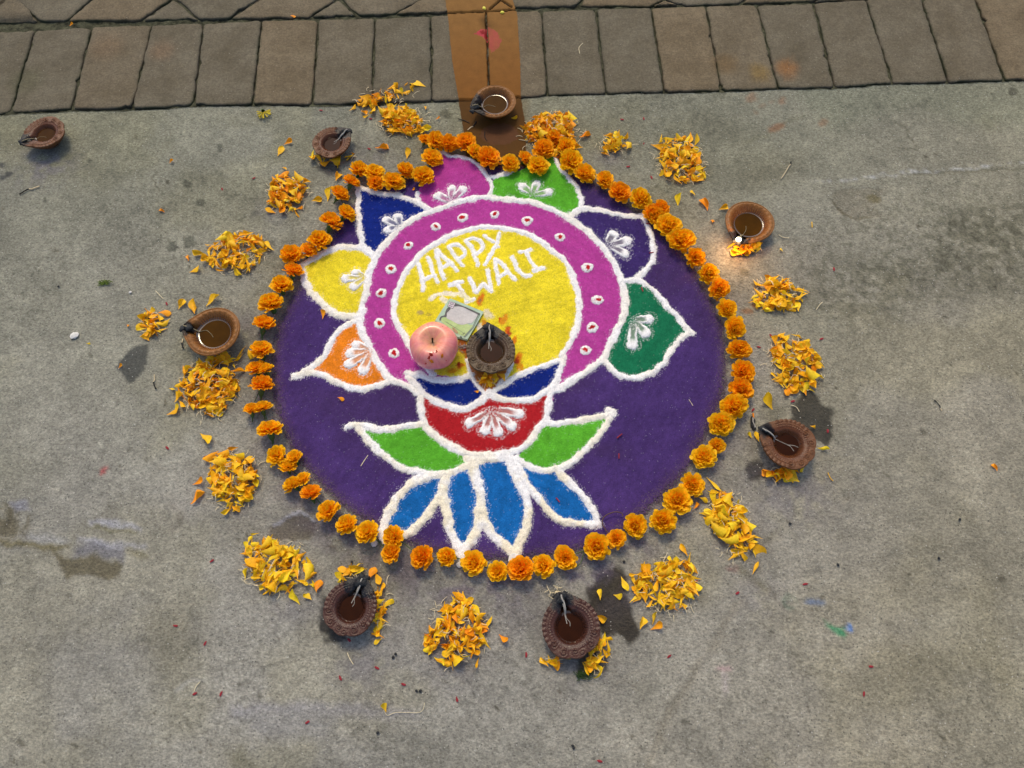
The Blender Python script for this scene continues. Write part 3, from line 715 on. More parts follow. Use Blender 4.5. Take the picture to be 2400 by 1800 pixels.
# purple ground of the drawing
DISC = [(1398, 430), (1485, 486), (1560, 550), (1615, 610), (1670, 703), (1694, 757), (1706, 830), (1703, 900), (1688, 960), (1656, 1030), (1615, 1103), (1523, 1200), (1450, 1262), (1370, 1292), (1300, 1308),
        (1193, 1316), (1080, 1312), (968, 1285), (880, 1240), (800, 1190), (736, 1130), (690, 1070), (655, 1008), (640, 940), (635, 870), (640, 797), (657, 740), (700, 665), (740, 610), (770, 560), (790, 520), (840, 460), (900, 430), (1000, 405), (1100, 392), (1200, 388), (1300, 398)]
fill(DISC, PURPLE, "purple_field", "deep purple powder disc under the whole drawing", .0011, True, .12)
OUT_L = px('D', 980, 1180)[:0] + px('D', 1400, 640, 1290, 570, 1160, 510, 1080, 410, 1000, 270, 930, 130, 905, 60) + \
    px('B', 905, 1530, 915, 1400, 945, 1250, 965, 1120, 1000, 1020, 1070, 880, 1150, 790, 1250, 680, 1370, 610, 1540, 530, 1720, 470, 1900, 425) + \
    px('C', 120, 420, 300, 430, 500, 455, 620, 490, 800, 570, 960, 670, 1080, 770, 1170, 870, 1250, 1000, 1310, 1130, 1340, 1260, 1345, 1380, 1320, 1480, 1270, 1580) + \
    px('E', 1290, 60, 1260, 130, 1200, 240, 1160, 330, 1060, 410, 950, 480, 820, 570, 745, 610)
INN_L = px('A', 800, 1395, 740, 1330, 650, 1240, 590, 1140, 525, 1030, 475, 940, 460, 860, 470, 720, 500, 620, 560, 520, 640, 420, 720, 330, 850, 250, 960, 195, 1100, 145, 1160, 130, 1300, 125, 1430, 138, 1560, 170, 1700, 230, 1830, 330,
            1940, 430, 2000, 560, 2040, 700, 2055, 850, 2035, 980, 1990, 1090, 1940, 1180, 1895, 1240)
# outer petals: fill first, then outline
fill(px('B', 1010, 920, 930, 870, 820, 850, 720, 850, 620, 880, 520, 930, 420, 990, 380, 1020, 430, 1150, 480, 1240, 560, 1320, 640, 1390, 740, 1440, 880, 1455), YELLOW, "powder_petal", "yellow powder petal on the left")
fill(px('B', 1010, 930, 930, 850, 910, 760, 890, 640, 880, 520, 880, 430, 900, 335, 960, 355, 1080, 378, 1200, 390, 1300, 420, 1400, 470, 1540, 530), NAVY, "powder_petal", "navy blue powder petal at upper left")
fill(px('2', 600, 1390, 540, 1330, 500, 1290, 498, 1240, 530, 1190, 560, 1130, 600, 1050, 625, 990, 680, 1000, 760, 1020, 830, 1025, 885, 1065, 930, 1130, 970, 1190, 960, 1260, 900, 1310), MAGENTA, "powder_petal", "magenta powder petal at the top")
fill(px('2', 920, 1310, 960, 1260, 975, 1190, 1000, 1145, 1060, 1130, 1150, 1110, 1220, 1080, 1300, 1040, 1370, 985, 1400, 1060, 1430, 1110, 1480, 1160, 1530, 1220, 1555, 1300, 1540, 1360, 1490, 1400, 1300, 1370), GREEN, "powder_petal", "bright green powder petal at the top", var=.16)
fill(px('C', 880, 600, 960, 510, 1080, 520, 1200, 545, 1330, 570, 1440, 580, 1510, 590, 1550, 680, 1580, 790, 1590, 900, 1560, 1000, 1500, 1080, 1420, 1130, 1330, 1160, 1170, 900), VIOLET, "powder_petal", "dark violet powder petal at upper right", .0022)
fill(px('C', 1330, 1150, 1420, 1135, 1500, 1160, 1590, 1220, 1650, 1290, 1720, 1370, 1790, 1440, 1850, 1520, 1920, 1590) + px('E', 1920, 110, 1830, 150, 1780, 210, 1730, 290, 1680, 370, 1600, 440, 1500, 490, 1400, 505, 1300, 480, 1220, 420, 1160, 370, 1240, 130), DGREEN, "powder_petal", "dark green powder petal on the right")
fill(px('D', 870, 15, 760, 60, 700, 110, 650, 190, 610, 270, 560, 340, 480, 420, 400, 460, 330, 490, 450, 455, 540, 460, 640, 510, 740, 560, 860, 595, 980, 585, 1080, 560, 1180, 510, 1000, 250), ORANGE, "powder_petal", "orange powder petal on the left", var=.14)
LEAF_LT = px('D', 790, 930, 880, 912, 1000, 932, 1080, 950, 1200, 937, 1320, 915, 1455, 895); LEAF_LB = px('D', 880, 920, 930, 990, 1000, 1080, 1100, 1170, 1220, 1250, 1350, 1310, 1480, 1335, 1620, 1335, 1760, 1290, 1870, 1235)
LEAF_RT = px('E', 660, 890, 800, 890, 960, 870, 1100, 842, 1200, 822, 1240, 790); LEAF_RB = px('E', 1215, 850, 1140, 960, 1060, 1060, 960, 1160, 860, 1240, 740, 1290, 600, 1290, 490, 1250, 410, 1190)
BP = [(px('F', 740, 440, 640, 470, 560, 535, 480, 610, 440, 690, 390, 780, 370, 860, 355, 920, 385, 985), px('F', 905, 440, 885, 530, 855, 610, 800, 700, 720, 790, 650, 870, 600, 915, 530, 930, 460, 925)),
      (px('F', 905, 440, 878, 540, 888, 640, 910, 740, 930, 850, 965, 960, 1010, 1060, 1045, 1130), px('F', 1130, 330, 1150, 430, 1185, 500, 1195, 600, 1190, 720, 1185, 830, 1160, 920, 1110, 1000, 1065, 1070, 1050, 1150)),
      (px('F', 1140, 340, 1165, 430, 1195, 520, 1210, 620, 1215, 740, 1255, 840, 1310, 930, 1380, 1000, 1460, 1060, 1490, 1110), px('F', 1440, 275, 1490, 380, 1530, 490, 1575, 560, 1605, 650, 1610, 750, 1595, 860, 1570, 950, 1530, 1030, 1500, 1120)),
      (px('F', 1500, 290, 1560, 410, 1600, 500, 1670, 590, 1745, 680, 1820, 760, 1920, 815, 2050, 840, 2190, 838), px('F', 1850, 365, 1960, 470, 2060, 570, 2140, 670, 2190, 750, 2212, 835))]
for k, (a_, b_) in enumerate(BP):
    fill(a_ + b_[::-1], BLUE, "powder_petal", ("leftmost", "second from left", "third from left", "rightmost")[k] + " of the four blue powder petals", var=.17)
fill(LEAF_LT + LEAF_LB[::-1], GREEN, "powder_leaf", "green powder leaf on the lower left", var=.12)
fill(LEAF_RT + LEAF_RB, GREEN, "powder_leaf", "green powder leaf on the lower right", var=.12)
fill(OUT_L + px('E', 720, 700) + px('D', 1480, 700), MAGENTA, "powder_ring", "magenta powder ring round the yellow middle", var=.06)
fill(INN_L + px('A', 1750, 1320, 1600, 1370, 1480, 1420, 1300, 1560, 1150, 1470, 1000, 1430), YELLOW, "powder_centre", "yellow powder middle of the drawing", .0018, var=.13)
LENS_LT = px('D', 1305, 465, 1370, 480, 1430, 478, 1500, 505, 1620, 530, 1760, 515, 1860, 470); LENS_LB = px('D', 1310, 490, 1380, 560, 1460, 640, 1560, 710, 1680, 755, 1780, 772, 1880, 745, 1960, 690, 2030, 625)
LENS_RT = px('A', 1895, 1270, 1750, 1320, 1600, 1370, 1480, 1425, 1400, 1475, 1330, 1530, 1290, 1570); LENS_RB = px('E', 170, 625, 200, 655, 290, 690, 400, 702, 520, 690, 640, 640, 720, 590, 765, 530)
SIDE_R = px('E', 815, 320, 785, 430, 755, 530, 705, 640, 685, 740, 668, 870)
BOWL_L = px('D', 1425, 670, 1430, 760, 1440, 850, 1470, 930, 1540, 990, 1640, 1065, 1760, 1125, 1880, 1165) + px('E', 150, 1172, 300, 1162, 400, 1130, 520, 1060, 590, 950, 665, 870)
fill(LENS_LB + LENS_RB + SIDE_R[2:] + BOWL_L[::-1], RED, "powder_bowl", "red powder bowl below the navy shapes", var=.05)
fill(LENS_LT + px('D', 1900, 560, 1950, 600) + LENS_LB[::-1], NAVY, "powder_lens", "left navy powder shape above the red bowl")
fill(LENS_RT + LENS_RB, NAVY, "powder_lens", "right navy powder shape above the red bowl")
fill(px('A', 1075, 1250, 1110, 1370, 1150, 1450, 1220, 1540, 1280, 1590, 1350, 1490, 1420, 1400, 1480, 1310, 1300, 1200), (.52, .17, .03), "powder_drop", "brown orange powder drop under the middle lamp", .0016)
# smears of paste and powder on the yellow
KY = [i for i, p in enumerate(PARTS) if p and p[0] == 'powder_centre'][0]
def stamp(c, rx_, ry_, colour, amount=.8, rot=0.0, h=0.0):
    P = at(*c); w = window([P], max(rx_, ry_) * U * 2.2); X = WX[w] + (LUMP[w] - .5) * .006 - P[0]; Y = WY[w] + (fbm(QX[w], QY[w], 200, 1) - .5) * .006 - P[1]
    u = X * math.cos(rot) + Y * math.sin(rot); v = -X * math.sin(rot) + Y * math.cos(rot)
    t = np.hypot(u / (rx_ * U), v / (ry_ * U)); a = (sstep(1.25, .6, t) * amount)[..., None] * (QR[w] < 1.3 - .5 * t)[..., None] * (LAB[w] == KY)[..., None]
    QC[w] = QC[w] * (1 - a) + np.array(colour) * a
    QH[w] = QH[w] + h * a[..., 0]
for c, a_, b_, col, am, rt in (((1127, 702), 8, 19, (.62, .16, .012), .95, -.35), ((1126, 706), 4, 7, (.35, .15, .06), .9, -.35), ((1190, 775), 6, 12, (.55, .07, .012), .9, -.3), ((1193, 784), 6, 8, (.36, .015, .012), .9, 0),
                               ((1213, 842), 10, 17, (.6, .16, .01), .9, -.5), ((1211, 845), 5, 10, (.33, .02, .01), .9, -.4), ((1078, 858), 12, 8, (.55, .13, .01), .9, .3), ((1074, 855), 5, 6, (.3, .015, .01), .9, 0),
                               ((1169, 750), 5, 8, (.5, .05, .01), .9, 0), ((1143, 737), 12, 16, (.62, .55, .42), .8, .5), ((1135, 760), 8, 16, (.45, .12, .02), .8, .2), ((1125, 770), 7, 16, (.66, .60, .55), .8, .3),
                               ((1085, 812), 14, 26, (.20, .022, .012), .9, .2), ((1094, 830), 10, 15, (.24, .01, .015), .9, .3), ((1070, 790), 18, 12, (.12, .02, .008), .9, .2), ((1070, 835), 26, 12, (.45, .36, .03), .6, .2), ((1040, 862), 30, 14, (.55, .44, .04), .6, 0),
                               ((985, 735), 9, 6, (.30, .22, .09), .8, .2), ((1005, 738), 7, 4, (.25, .18, .05), .6, 0), ((965, 835), 3, 8, (.7, .25, .01), .9, .3),
                               ((1180, 750), 10, 20, (.62, .20, .015), .85, -.3), ((1205, 800), 6, 14, (.62, .14, .01), .85, -.2), ((1100, 850), 12, 16, (.30, .02, .012), .85, .4), ((1090, 780), 12, 20, (.36, .05, .012), .85, .4), ((1140, 775), 6, 10, (.5, .03, .02), .85, 0), ((1060, 870), 14, 8, (.60, .20, .01), .8, 0), ((1217, 860), 8, 12, (.62, .2, .01), .8, .4), ((1150, 610), 60, 60, (.80, .62, .02), .3, 0), ((1360, 640), 18, 60, (.50, .42, .06), .35, .4), ((1340, 580), 20, 40, (.5, .42, .06), .3, .6), ((930, 655), 14, 50, (.5, .4, .03), .35, -.3), ((930, 720), 14, 40, (.45, .36, .03), .3, .3)):
    stamp(c, a_, b_, col, am, rt)
# white lines
def outline(label, *lines, w=24, h=.0040, cream=.5, ragged=.22, name="white_line"):
    k = new_part(name, label)
    for l in lines: stroke(k, l, w, h, cream=cream, ragged=ragged)
    return k
outline("white powder outline of the yellow petal", px('B', 1010, 915, 930, 865, 820, 850, 720, 850, 620, 880, 520, 930, 420, 990, 385, 1015), px('B', 400, 1040, 430, 1150, 480, 1240, 560, 1320, 640, 1390, 740, 1440, 880, 1450), w=22)
outline("white powder outline of the upper left navy petal", px('B', 890, 330, 882, 430, 880, 520, 890, 640, 910, 760, 925, 850, 1000, 915), px('B', 885, 335, 960, 355, 1080, 380, 1200, 395, 1300, 425, 1400, 470, 1510, 525), w=19, cream=.25, ragged=.4)
outline("white powder outline of the magenta petal", px('2', 640, 985, 700, 1012, 770, 1022, 830, 1030, 885, 1068, 935, 1130, 975, 1190, 962, 1260), w=14, cream=.1, ragged=.4)
outline("short white powder line at the lower left of the magenta petal", px('B', 1395, 380, 1400, 430, 1440, 490, 1530, 520), w=14, cream=.1, ragged=.4)
outline("white powder outline of the bright green petal", px('2', 965, 1150, 1000, 1148, 1060, 1130, 1110, 1110), px('2', 1375, 990, 1400, 1050, 1425, 1105, 1480, 1160, 1530, 1220, 1558, 1300, 1545, 1360, 1490, 1395), w=16, cream=.15, ragged=.35)
outline("white powder outline of the violet petal", px('C', 880, 580, 960, 515, 1080, 520, 1200, 548, 1330, 572, 1420, 585, 1510, 575), px('C', 1500, 570, 1550, 680, 1580, 790, 1592, 900, 1560, 1000, 1510, 1060, 1455, 1110), w=20, cream=.3, ragged=.35)
outline("white powder outline of the dark green petal", px('C', 1335, 1145, 1420, 1130, 1500, 1160, 1590, 1220, 1650, 1290, 1720, 1370, 1790, 1440, 1850, 1520, 1920, 1590), px('E', 1915, 112, 1840, 145, 1785, 210, 1730, 290, 1680, 370, 1600, 440, 1500, 490, 1400, 505, 1300, 480, 1220, 420, 1165, 350), w=18, cream=.25, ragged=.35)
outline("white powder outline of the orange petal", px('D', 870, 15, 760, 60, 700, 110, 650, 190, 610, 270, 560, 340, 480, 420, 400, 460, 340, 485), px('D', 340, 485, 450, 455, 540, 462, 640, 510, 740, 560, 860, 595, 980, 585, 1080, 560, 1160, 520), w=20, cream=.5)
for k_, (a_, b_) in enumerate(BP):
    outline(("leftmost", "second", "third", "rightmost")[k_] + " blue petal's thick white powder outline", a_, b_, w=26 if k_ < 3 else 21, cream=.75, h=.0050)
outline("white powder line over the blue petals", px('F', 1090, 270, 1140, 300, 1200, 285, 1300, 270, 1420, 265, 1500, 290), w=28, cream=.6)
outline("white powder outline of the left green leaf", LEAF_LT, LEAF_LB, w=20, cream=.6)
outline("white powder outline of the right green leaf", LEAF_RT, LEAF_RB, px('E', 1205, 780, 1240, 805, 1225, 830), w=19, cream=.5)
outline("white powder outer circle", OUT_L, w=21, cream=.25, h=.0040)
outline("white powder inner circle", INN_L, w=19, cream=.15, h=.0038)
outline("white powder outline of the left navy shape", LENS_LT, LENS_LB, w=20, cream=.35)
outline("white powder outline of the right navy shape", LENS_RT, LENS_RB, SIDE_R, w=19, cream=.35)
outline("white powder outline of the orange drop", px('A', 1080, 1270, 1105, 1370, 1150, 1450, 1220, 1540, 1275, 1580), px('A', 1475, 1300, 1420, 1400, 1350, 1485, 1290, 1570), w=11, cream=.2, h=.0025)
outline("white powder outline of the red bowl", BOWL_L, w=21, cream=.4)
# dots with red middles
kd = [px('A', *c)[0] for c in ((458, 1215), (332, 955), (350, 692), (430, 487), (585, 285), (815, 125), (1050, 42), (1322, 15), (1608, 73), (1887, 210), (2125, 475))] + \
     [px('C', 1105, 1303)[0], px('C', 1065, 1545)[0], px('E', 1005, 265)[0]]
for c in kd:
    k = new_part("white_dot"); kr = new_part("red_spot", None, k); dot(k, kr, c, 13.2)
# petal shaped finger strokes
MOT = [("white finger strokes on the navy petal", NAVY, 'B', [(1225, 590), (1130, 615), (1150, 700)], (1245, 680), 12), ("white finger strokes on the magenta petal", MAGENTA, 'B', [(1580, 405), (1690, 345), (1785, 355)], (1695, 460), 12),
       ("white finger strokes on the bright green petal", GREEN, 'C', [(460, 325), (580, 308), (678, 378)], (550, 405), 12), ("white finger strokes on the violet petal", VIOLET, 'C', [(1240, 745), (1355, 800), (1345, 905)], (1190, 830), 13),
       ("white finger strokes on the dark green petal", DGREEN, 'C', [(1545, 1470), (1520, 1590), (1410, 1690)], (1415, 1480), 13), ("white finger strokes on the yellow petal", YELLOW, 'B', [(870, 1070), (780, 1125), (850, 1190)], (945, 1110), 12),
       ("white finger strokes on the orange petal", ORANGE, 'D', [(870, 225), (815, 290), (812, 385), (930, 435)], (1000, 280), 13), ("white finger strokes fanned on the red bowl", RED, 'E', [(5, 900), (135, 960), (250, 975), (365, 920), (425, 820)], (190, 770), 12)]
for lab_, base_, tg, tips, root, wt in MOT:
    k = new_part("finger_strokes", lab_)
    for tp in tips: lobe(k, px(tg, *tp)[0], px(tg, *root)[0], base_, wt, 5)
# lettering
LET = [("H", [[(665, 450), (685, 520), (700, 580), (712, 665)], [(752, 390), (780, 450), (800, 530), (832, 600)], [(700, 590), (750, 560), (810, 535)]]),
       ("A", [[(822, 320), (840, 400), (862, 490), (890, 575)], [(830, 325), (900, 395), (950, 450), (993, 502)], [(868, 475), (910, 455), (950, 440)]]),
       ("P", [[(930, 290), (975, 360), (1010, 410), (1050, 452)], [(935, 290), (990, 275), (1045, 310), (1062, 360), (1015, 395)]]),
       ("P", [[(1072, 245), (1125, 310), (1150, 380), (1182, 450)], [(1075, 245), (1130, 222), (1195, 248), (1222, 295), (1195, 345), (1160, 355)]]),
       ("Y", [[(1232, 200), (1270, 225), (1312, 252)], [(1362, 180), (1345, 260), (1300, 350), (1245, 442)], [(1350, 288), (1362, 292)]]),
       ("I", [[(935, 632), (985, 610), (1045, 588)], [(1000, 612), (1040, 670), (1090, 765)], [(1085, 770), (1142, 745)]]),
       ("W", [[(1110, 560), (1140, 630), (1170, 685), (1222, 615), (1255, 645), (1292, 672)], [(1266, 495), (1278, 580), (1292, 672)]]),
       ("A", [[(1330, 412), (1345, 500), (1360, 610)], [(1332, 410), (1400, 450), (1450, 520), (1497, 582)], [(1362, 560), (1440, 512)]]),
       ("L", [[(1475, 380), (1512, 455), (1562, 532), (1628, 540)]]),
       ("I", [[(1540, 335), (1630, 320)], [(1588, 330), (1640, 420), (1692, 490)], [(1660, 502), (1742, 478)]])]
for ch, sts in LET:
    k = new_part("white_letter", "white powder letter " + ch)
    for s_ in sts: stroke(k, px('A', *[c for p in s_ for c in p]), 13.2 if len(s_) != 2 or ch != 'Y' else 11, .0030, cream=.0, sm=4, ragged=.10)
k = new_part("white_letter", "smeared cream powder letter D")
for s_ in ([(780, 745), (830, 705), (900, 698), (990, 705), (1050, 690)], [(860, 745), (900, 770)], [(1040, 690), (1060, 720), (1110, 750)]):
    stroke(k, px('A', *[c for p in s_ for c in p]), 15, .0016, (.78, .72, .42), cream=.9, sm=4, ragged=.5)
# stray dry grains and thin, dirty places
mottle = fbm(QX, QY, 24, 5, 4)
far_ = (LAB > 0)
sp = far_ & (QR2 < .003); QC[sp] = QC[sp] * .6 + .16
sp = far_ & (QR > .9965); QC[sp] = QC[sp] * .4
ye = (QC[..., 0] > .45) & (QC[..., 2] < .1) & (QR > .955); QC[ye] = QC[ye] * np.array([.62, .62, 1.2])
EDG = np.full(QX.shape, .2); near_ = np.hypot(QX - DC[0], QY - DC[1]) > .24
XX, YY = WX[near_], WY[near_]; ee = np.full(XX.shape, .2)
DP = smooth(g(DISC), 3, True)
for i in range(len(DP)): ee = np.minimum(ee, seam_d(XX, YY, DP[i], DP[(i + 1) % len(DP)]))
EDG[near_] = ee
rimd = np.clip(1 - EDG / .030, 0, 1)
pm = LAB == 1
QC[pm] = QC[pm] * (1 - .55 * rimd[pm] ** 2)[:, None] + np.array([.075, .042, .050]) * (.55 * rimd[pm] ** 2)[:, None]
thin = pm & (QR2 < .65 * rimd ** 2); QC[thin] = QC[thin] * .45 + np.array([.13, .105, .085]) * .55
QC[pm] *= (.80 + .42 * mottle[pm])[:, None]
th_ = sstep(.50, .72, fbm(QX[pm] * .6, QY[pm], 11, 3, 4))[:, None] * .38
QC[pm] = QC[pm] * (1 - th_) + np.array([.046, .024, .066]) * th_
nearedge = pm & (rimd > .5) & (QR < ((rimd - .5) * 2) ** 1.6 * .85); LAB[nearedge] = 0
QH += (QR - .5) * .00022
# cut the raster into parts; a cell belongs to the part of its corner
rangoli = thing("rangoli", "round powder rangoli with a lotus lamp drawing reading HAPPY DIWALI", "rangoli", (DC[0], DC[1], 0))
QV = np.stack([QX - DC[0], QY - DC[1], QH + .0002], -1)
nx_, ny_ = LAB.shape
cell = LAB[:-1, :-1]
vid = np.arange(nx_ * ny_).reshape(nx_, ny_)
flatV = QV.reshape(-1, 3); flatC = QC.reshape(-1, 3)
order = np.argsort(cell.ravel(), kind='stable'); sorted_ = cell.ravel()[order]
cuts = np.searchsorted(sorted_, np.arange(len(PARTS) + 1))
made = {}
for k in range(1, len(PARTS)):
    idx = order[cuts[k]:cuts[k + 1]]
    if len(idx) < 6: continue
    ci, cj = idx // (ny_ - 1), idx % (ny_ - 1); v0 = vid[ci, cj]
    Fk = np.stack([v0, v0 + ny_, v0 + ny_ + 1, v0 + 1], -1)
    uq, inv = np.unique(Fk, return_inverse=True)
    me = mesh_np(PARTS[k][0], flatV[uq], inv.reshape(-1, 4), True, M_POWDER)
    cc = flatC[uq].copy(); bad = cc.sum(1) < 1e-6
    if bad.any(): cc[bad] = cc[~bad].mean(0)
    vcol(me, np.clip(cc, .002, .9))
    made[k] = o = obj(PARTS[k][0], me, made.get(PARTS[k][2]) or rangoli)
    if PARTS[k][1]: o['label'] = PARTS[k][1]

# ------------------------------------------------------------------ clay lamps
def mat_clay(name, c1, c2, rough, spec):
    m, nt, b = new_mat(name); v = coord(nt)
    r = ramp(nt, noise(nt, v, 55, 5, .65), [(.3, c1), (.7, c2)])
    g1 = ramp(nt, noise(nt, v, 700, 3, .7), [(.3, .8), (.7, 1.2)])
    a = N(nt, "ShaderNodeVertexColor", layer_name="Col")
    c = mul(nt, mul(nt, r.outputs[0], g1.outputs[0]), a.outputs["Color"])
    nt.links.new(c, b.inputs["Base Color"]); b.inputs["Specular IOR Level"].default_value = spec
    r2 = N(nt, "ShaderNodeMapRange"); nt.links.new(a.outputs["Alpha"], r2.inputs[0]); r2.inputs[3].default_value = rough; r2.inputs[4].default_value = .28
    wr = ramp(nt, noise(nt, v, 75, 4, .7), [(.42, 1.0), (.6, .55)]); mm_ = N(nt, "ShaderNodeMath", operation='MULTIPLY')
    nt.links.new(r2.outputs[0], mm_.inputs[0]); nt.links.new(wr.outputs[0], mm_.inputs[1]); nt.links.new(mm_.outputs[0], b.inputs["Roughness"])
    bump(nt, b, noise(nt, v, 260, 5, .75), .5, .0022)
    return m
CLAY = {'ochre': mat_clay("ochre_clay", (.175, .066, .011), (.26, .108, .022), .5, .3), 'red': mat_clay("red_brown_clay", (.092, .032, .009), (.145, .054, .016), .48, .3),
        'dark': mat_clay("dark_oily_clay", (.046, .014, .006), (.074, .024, .010), .34, .42), 'umber': mat_clay("umber_clay", (.050, .027, .009), (.080, .045, .015), .42, .35)}
def glossy(name, c, rough, coat=0.0, spec=.5):
    m, nt, b = new_mat(name); v = coord(nt)
    r = ramp(nt, noise(nt, v, 40, 2), [(.3, tuple(x * .8 for x in c)), (.7, tuple(x * 1.25 for x in c))])
    nt.links.new(r.outputs[0], b.inputs["Base Color"]); b.inputs["Roughness"].default_value = rough
    b.inputs["Coat Weight"].default_value = coat; b.inputs["Coat Roughness"].default_value = .03; b.inputs["Specular IOR Level"].default_value = spec
    return m
OILM = {'amber': glossy("amber_oil", (.050, .020, .001), .05, 0, .03), 'brown': glossy("brown_oil", (.046, .018, .002), .05, 0, .05), 'dark': glossy("dark_red_oil", (.024, .006, .001), .05, 0, .07)}
M_MEN = glossy("oil_meniscus", (.05, .022, .002), .09, 0, 1.0)
M_SOOT = plain("soot", (.010, .011, .012), .6, .4, (300, .5, 1.6), (500, .8, .002))
M_WICK = plain("oily_cotton", (.24, .19, .10), .6, .4, (400, .7, 1.1))
M_WICKW = plain("pale_cotton", (.36, .33, .28), .7, .3, (400, .8, 1.1))

def lamp_mesh(style, seed, soot):
    r_ = random.Random(seed); nt_ = 220
    th = np.linspace(0, 2 * math.pi, nt_, endpoint=False)
    wrap = np.minimum(th, 2 * math.pi - th)                    # angle from the spout
    orn = style == 'ornate'
    R = .0365 + .0075 * np.exp(-(wrap / .42) ** 2) + (.0016 * np.exp(-(wrap / .10) ** 2))
    R = R * (1 + .010 * np.sin(2 * th + seed) + .006 * np.sin(3 * th + seed * 2))
    if orn:
        bead = np.abs(np.sin(th * 17)) * .0009 * sstep(.5, .8, wrap) * sstep(2.2, 1.9, wrap)
        big_ = .0028 * np.abs(np.sin((wrap - 1.9) * 3.3)) ** .7 * sstep(1.75, 2.05, wrap)
        R = R + bead + big_
        Rin = .0222 + .006 * np.exp(-(wrap / .24) ** 2); depth = .0105
    else:
        Rin = .0292 + .0075 * np.exp(-(wrap / .22) ** 2); depth = .0085
    zrim = .0225
    prof = []                                                   # (radius fraction kind, radius array, z array)
    one = np.ones(nt_)
    prof += [(one * .004, one * .0), (one * .016, one * .0), (one * .0205, one * .0008)]
    for f, z in ((.1, .003), (.3, .0065), (.55, .0115), (.78, .0165), (.93, .0200)): prof.append((.0205 + (R - .0205) * f, one * z))
    prof.append((R * .995, one * .0212)); prof.append((R * .992, one * .0224))
    spoutdip = .0035 * np.exp(-(wrap / .20) ** 2)
    K = 22 if orn else 12
    for k in range(K + 1):
        f = 1 - k / K; rr_ = Rin + (R * .985 - Rin) * f
        z = zrim + .0006 * math.sin(math.pi * f) + (.0012 * f if orn else .0010 * np.exp(-((f - .85) / .15) ** 2))
        z = z * one - spoutdip * sstep(1.0, .2, f)
        if not orn: z = z - .0014 * np.exp(-((f - .74) / .07) ** 2) - .0008 * np.exp(-((f - .95) / .04) ** 2) + .0012 * np.abs(np.sin(th * 13)) * np.exp(-((f - .28) / .22) ** 2) * sstep(.2, .4, wrap)
        if orn:
            X = rr_ * np.cos(th); Y = rr_ * np.sin(th); hh = 0 * one
            hh += .0011 * np.exp(-((f - .52) / .07) ** 2) * sstep(.45, .7, wrap) * sstep(2.2, 2.0, wrap)        # raised line
            hh += .0010 * np.abs(np.sin(th * 26)) * np.exp(-((f - .30) / .10) ** 2) * sstep(.4, .6, wrap)          # rope
            hh += .0013 * np.abs(np.sin(th * 17)) * sstep(.6, .8, f) * sstep(.45, .7, wrap) * sstep(2.1, 1.9, wrap)  # beads
            for a_, rr2, s_, sg in ((2.05, .0305, .0048, 1), (2.55, .0320, .0052, -1), (3.0, .0300, .0040, 1), (3.28, .0330, .0042, -1), (3.72, .0318, .0054, 1), (4.22, .0305, .0048, -1), (.62, .0335, .0036, 1), (5.66, .0335, .0036, -1)):
                dx = X - rr2 * math.cos(a_); dy = Y - rr2 * math.sin(a_); d = np.hypot(dx, dy); ph = np.arctan2(dy, dx) * sg
                hh += .0021 * np.exp(-(d / s_) ** 4) * (.5 + .5 * np.cos(ph - d / s_ * 8.5)) - .0002 * np.exp(-(d / (s_ * 1.3)) ** 2)
            z = z + hh
        prof.append((rr_, z))
    ribs = (.0017 * np.abs(np.sin(th * (30 if orn else 24)))) * sstep(.25, .45, wrap)
    for k in range(1, 9):
        f = k / 8
        rr_ = Rin * (1 - f) + (Rin * .52) * f; z = zrim - spoutdip * (1 - f) - (zrim - depth) * (1 - (1 - f) ** 1.8)
        prof.append((rr_ - ribs * math.sin(math.pi * min(1, f * 1.3)) * 1.6 * (1 if not orn else .9), z * one))
    prof.append((one * .004, one * depth * .95))
    P = np.array([[a, b] for a, b in prof]); L = len(prof)
    Vx = P[:, 0] * np.cos(th); Vy = P[:, 0] * np.sin(th); Vz = P[:, 1]
    # hand made unevenness
    Vz = Vz + (Vz > .012) * (.0007 * np.sin(th + seed) + .0004 * np.sin(2 * th + 1.3 * seed))
    Vv = np.stack([Vx, Vy, Vz], -1).reshape(-1, 3)
    i = np.arange(nt_); j = (i + 1) % nt_
    Fq = np.concatenate([np.stack([l * nt_ + i, l * nt_ + j, (l + 1) * nt_ + j, (l + 1) * nt_ + i], -1) for l in range(L - 1)])
    # soot round the spout, oil soaked inner wall
    Xf, Yf, Zf = Vv[:, 0], Vv[:, 1], Vv[:, 2]
    q = np.hypot(Xf - .039, Yf - r_.uniform(-.004, .004)) / (soot * .0185) + .5 * (vn(Xf + seed, Yf + Zf, 260, seed) - .5)
    s_ = sstep(1.15, .75, q) * (Zf > .006)
    rad_ = np.hypot(Xf, Yf)
    damp = sstep(.031, .024, rad_) * (Zf > .004)
    cc = (1 - .95 * s_[:, None]) * (1 - .25 * damp[:, None] * np.array([.6, 1, 1.2]))
    return Vv, Fq, np.c_[cc, np.clip(damp + .6 * s_, 0, 1)]
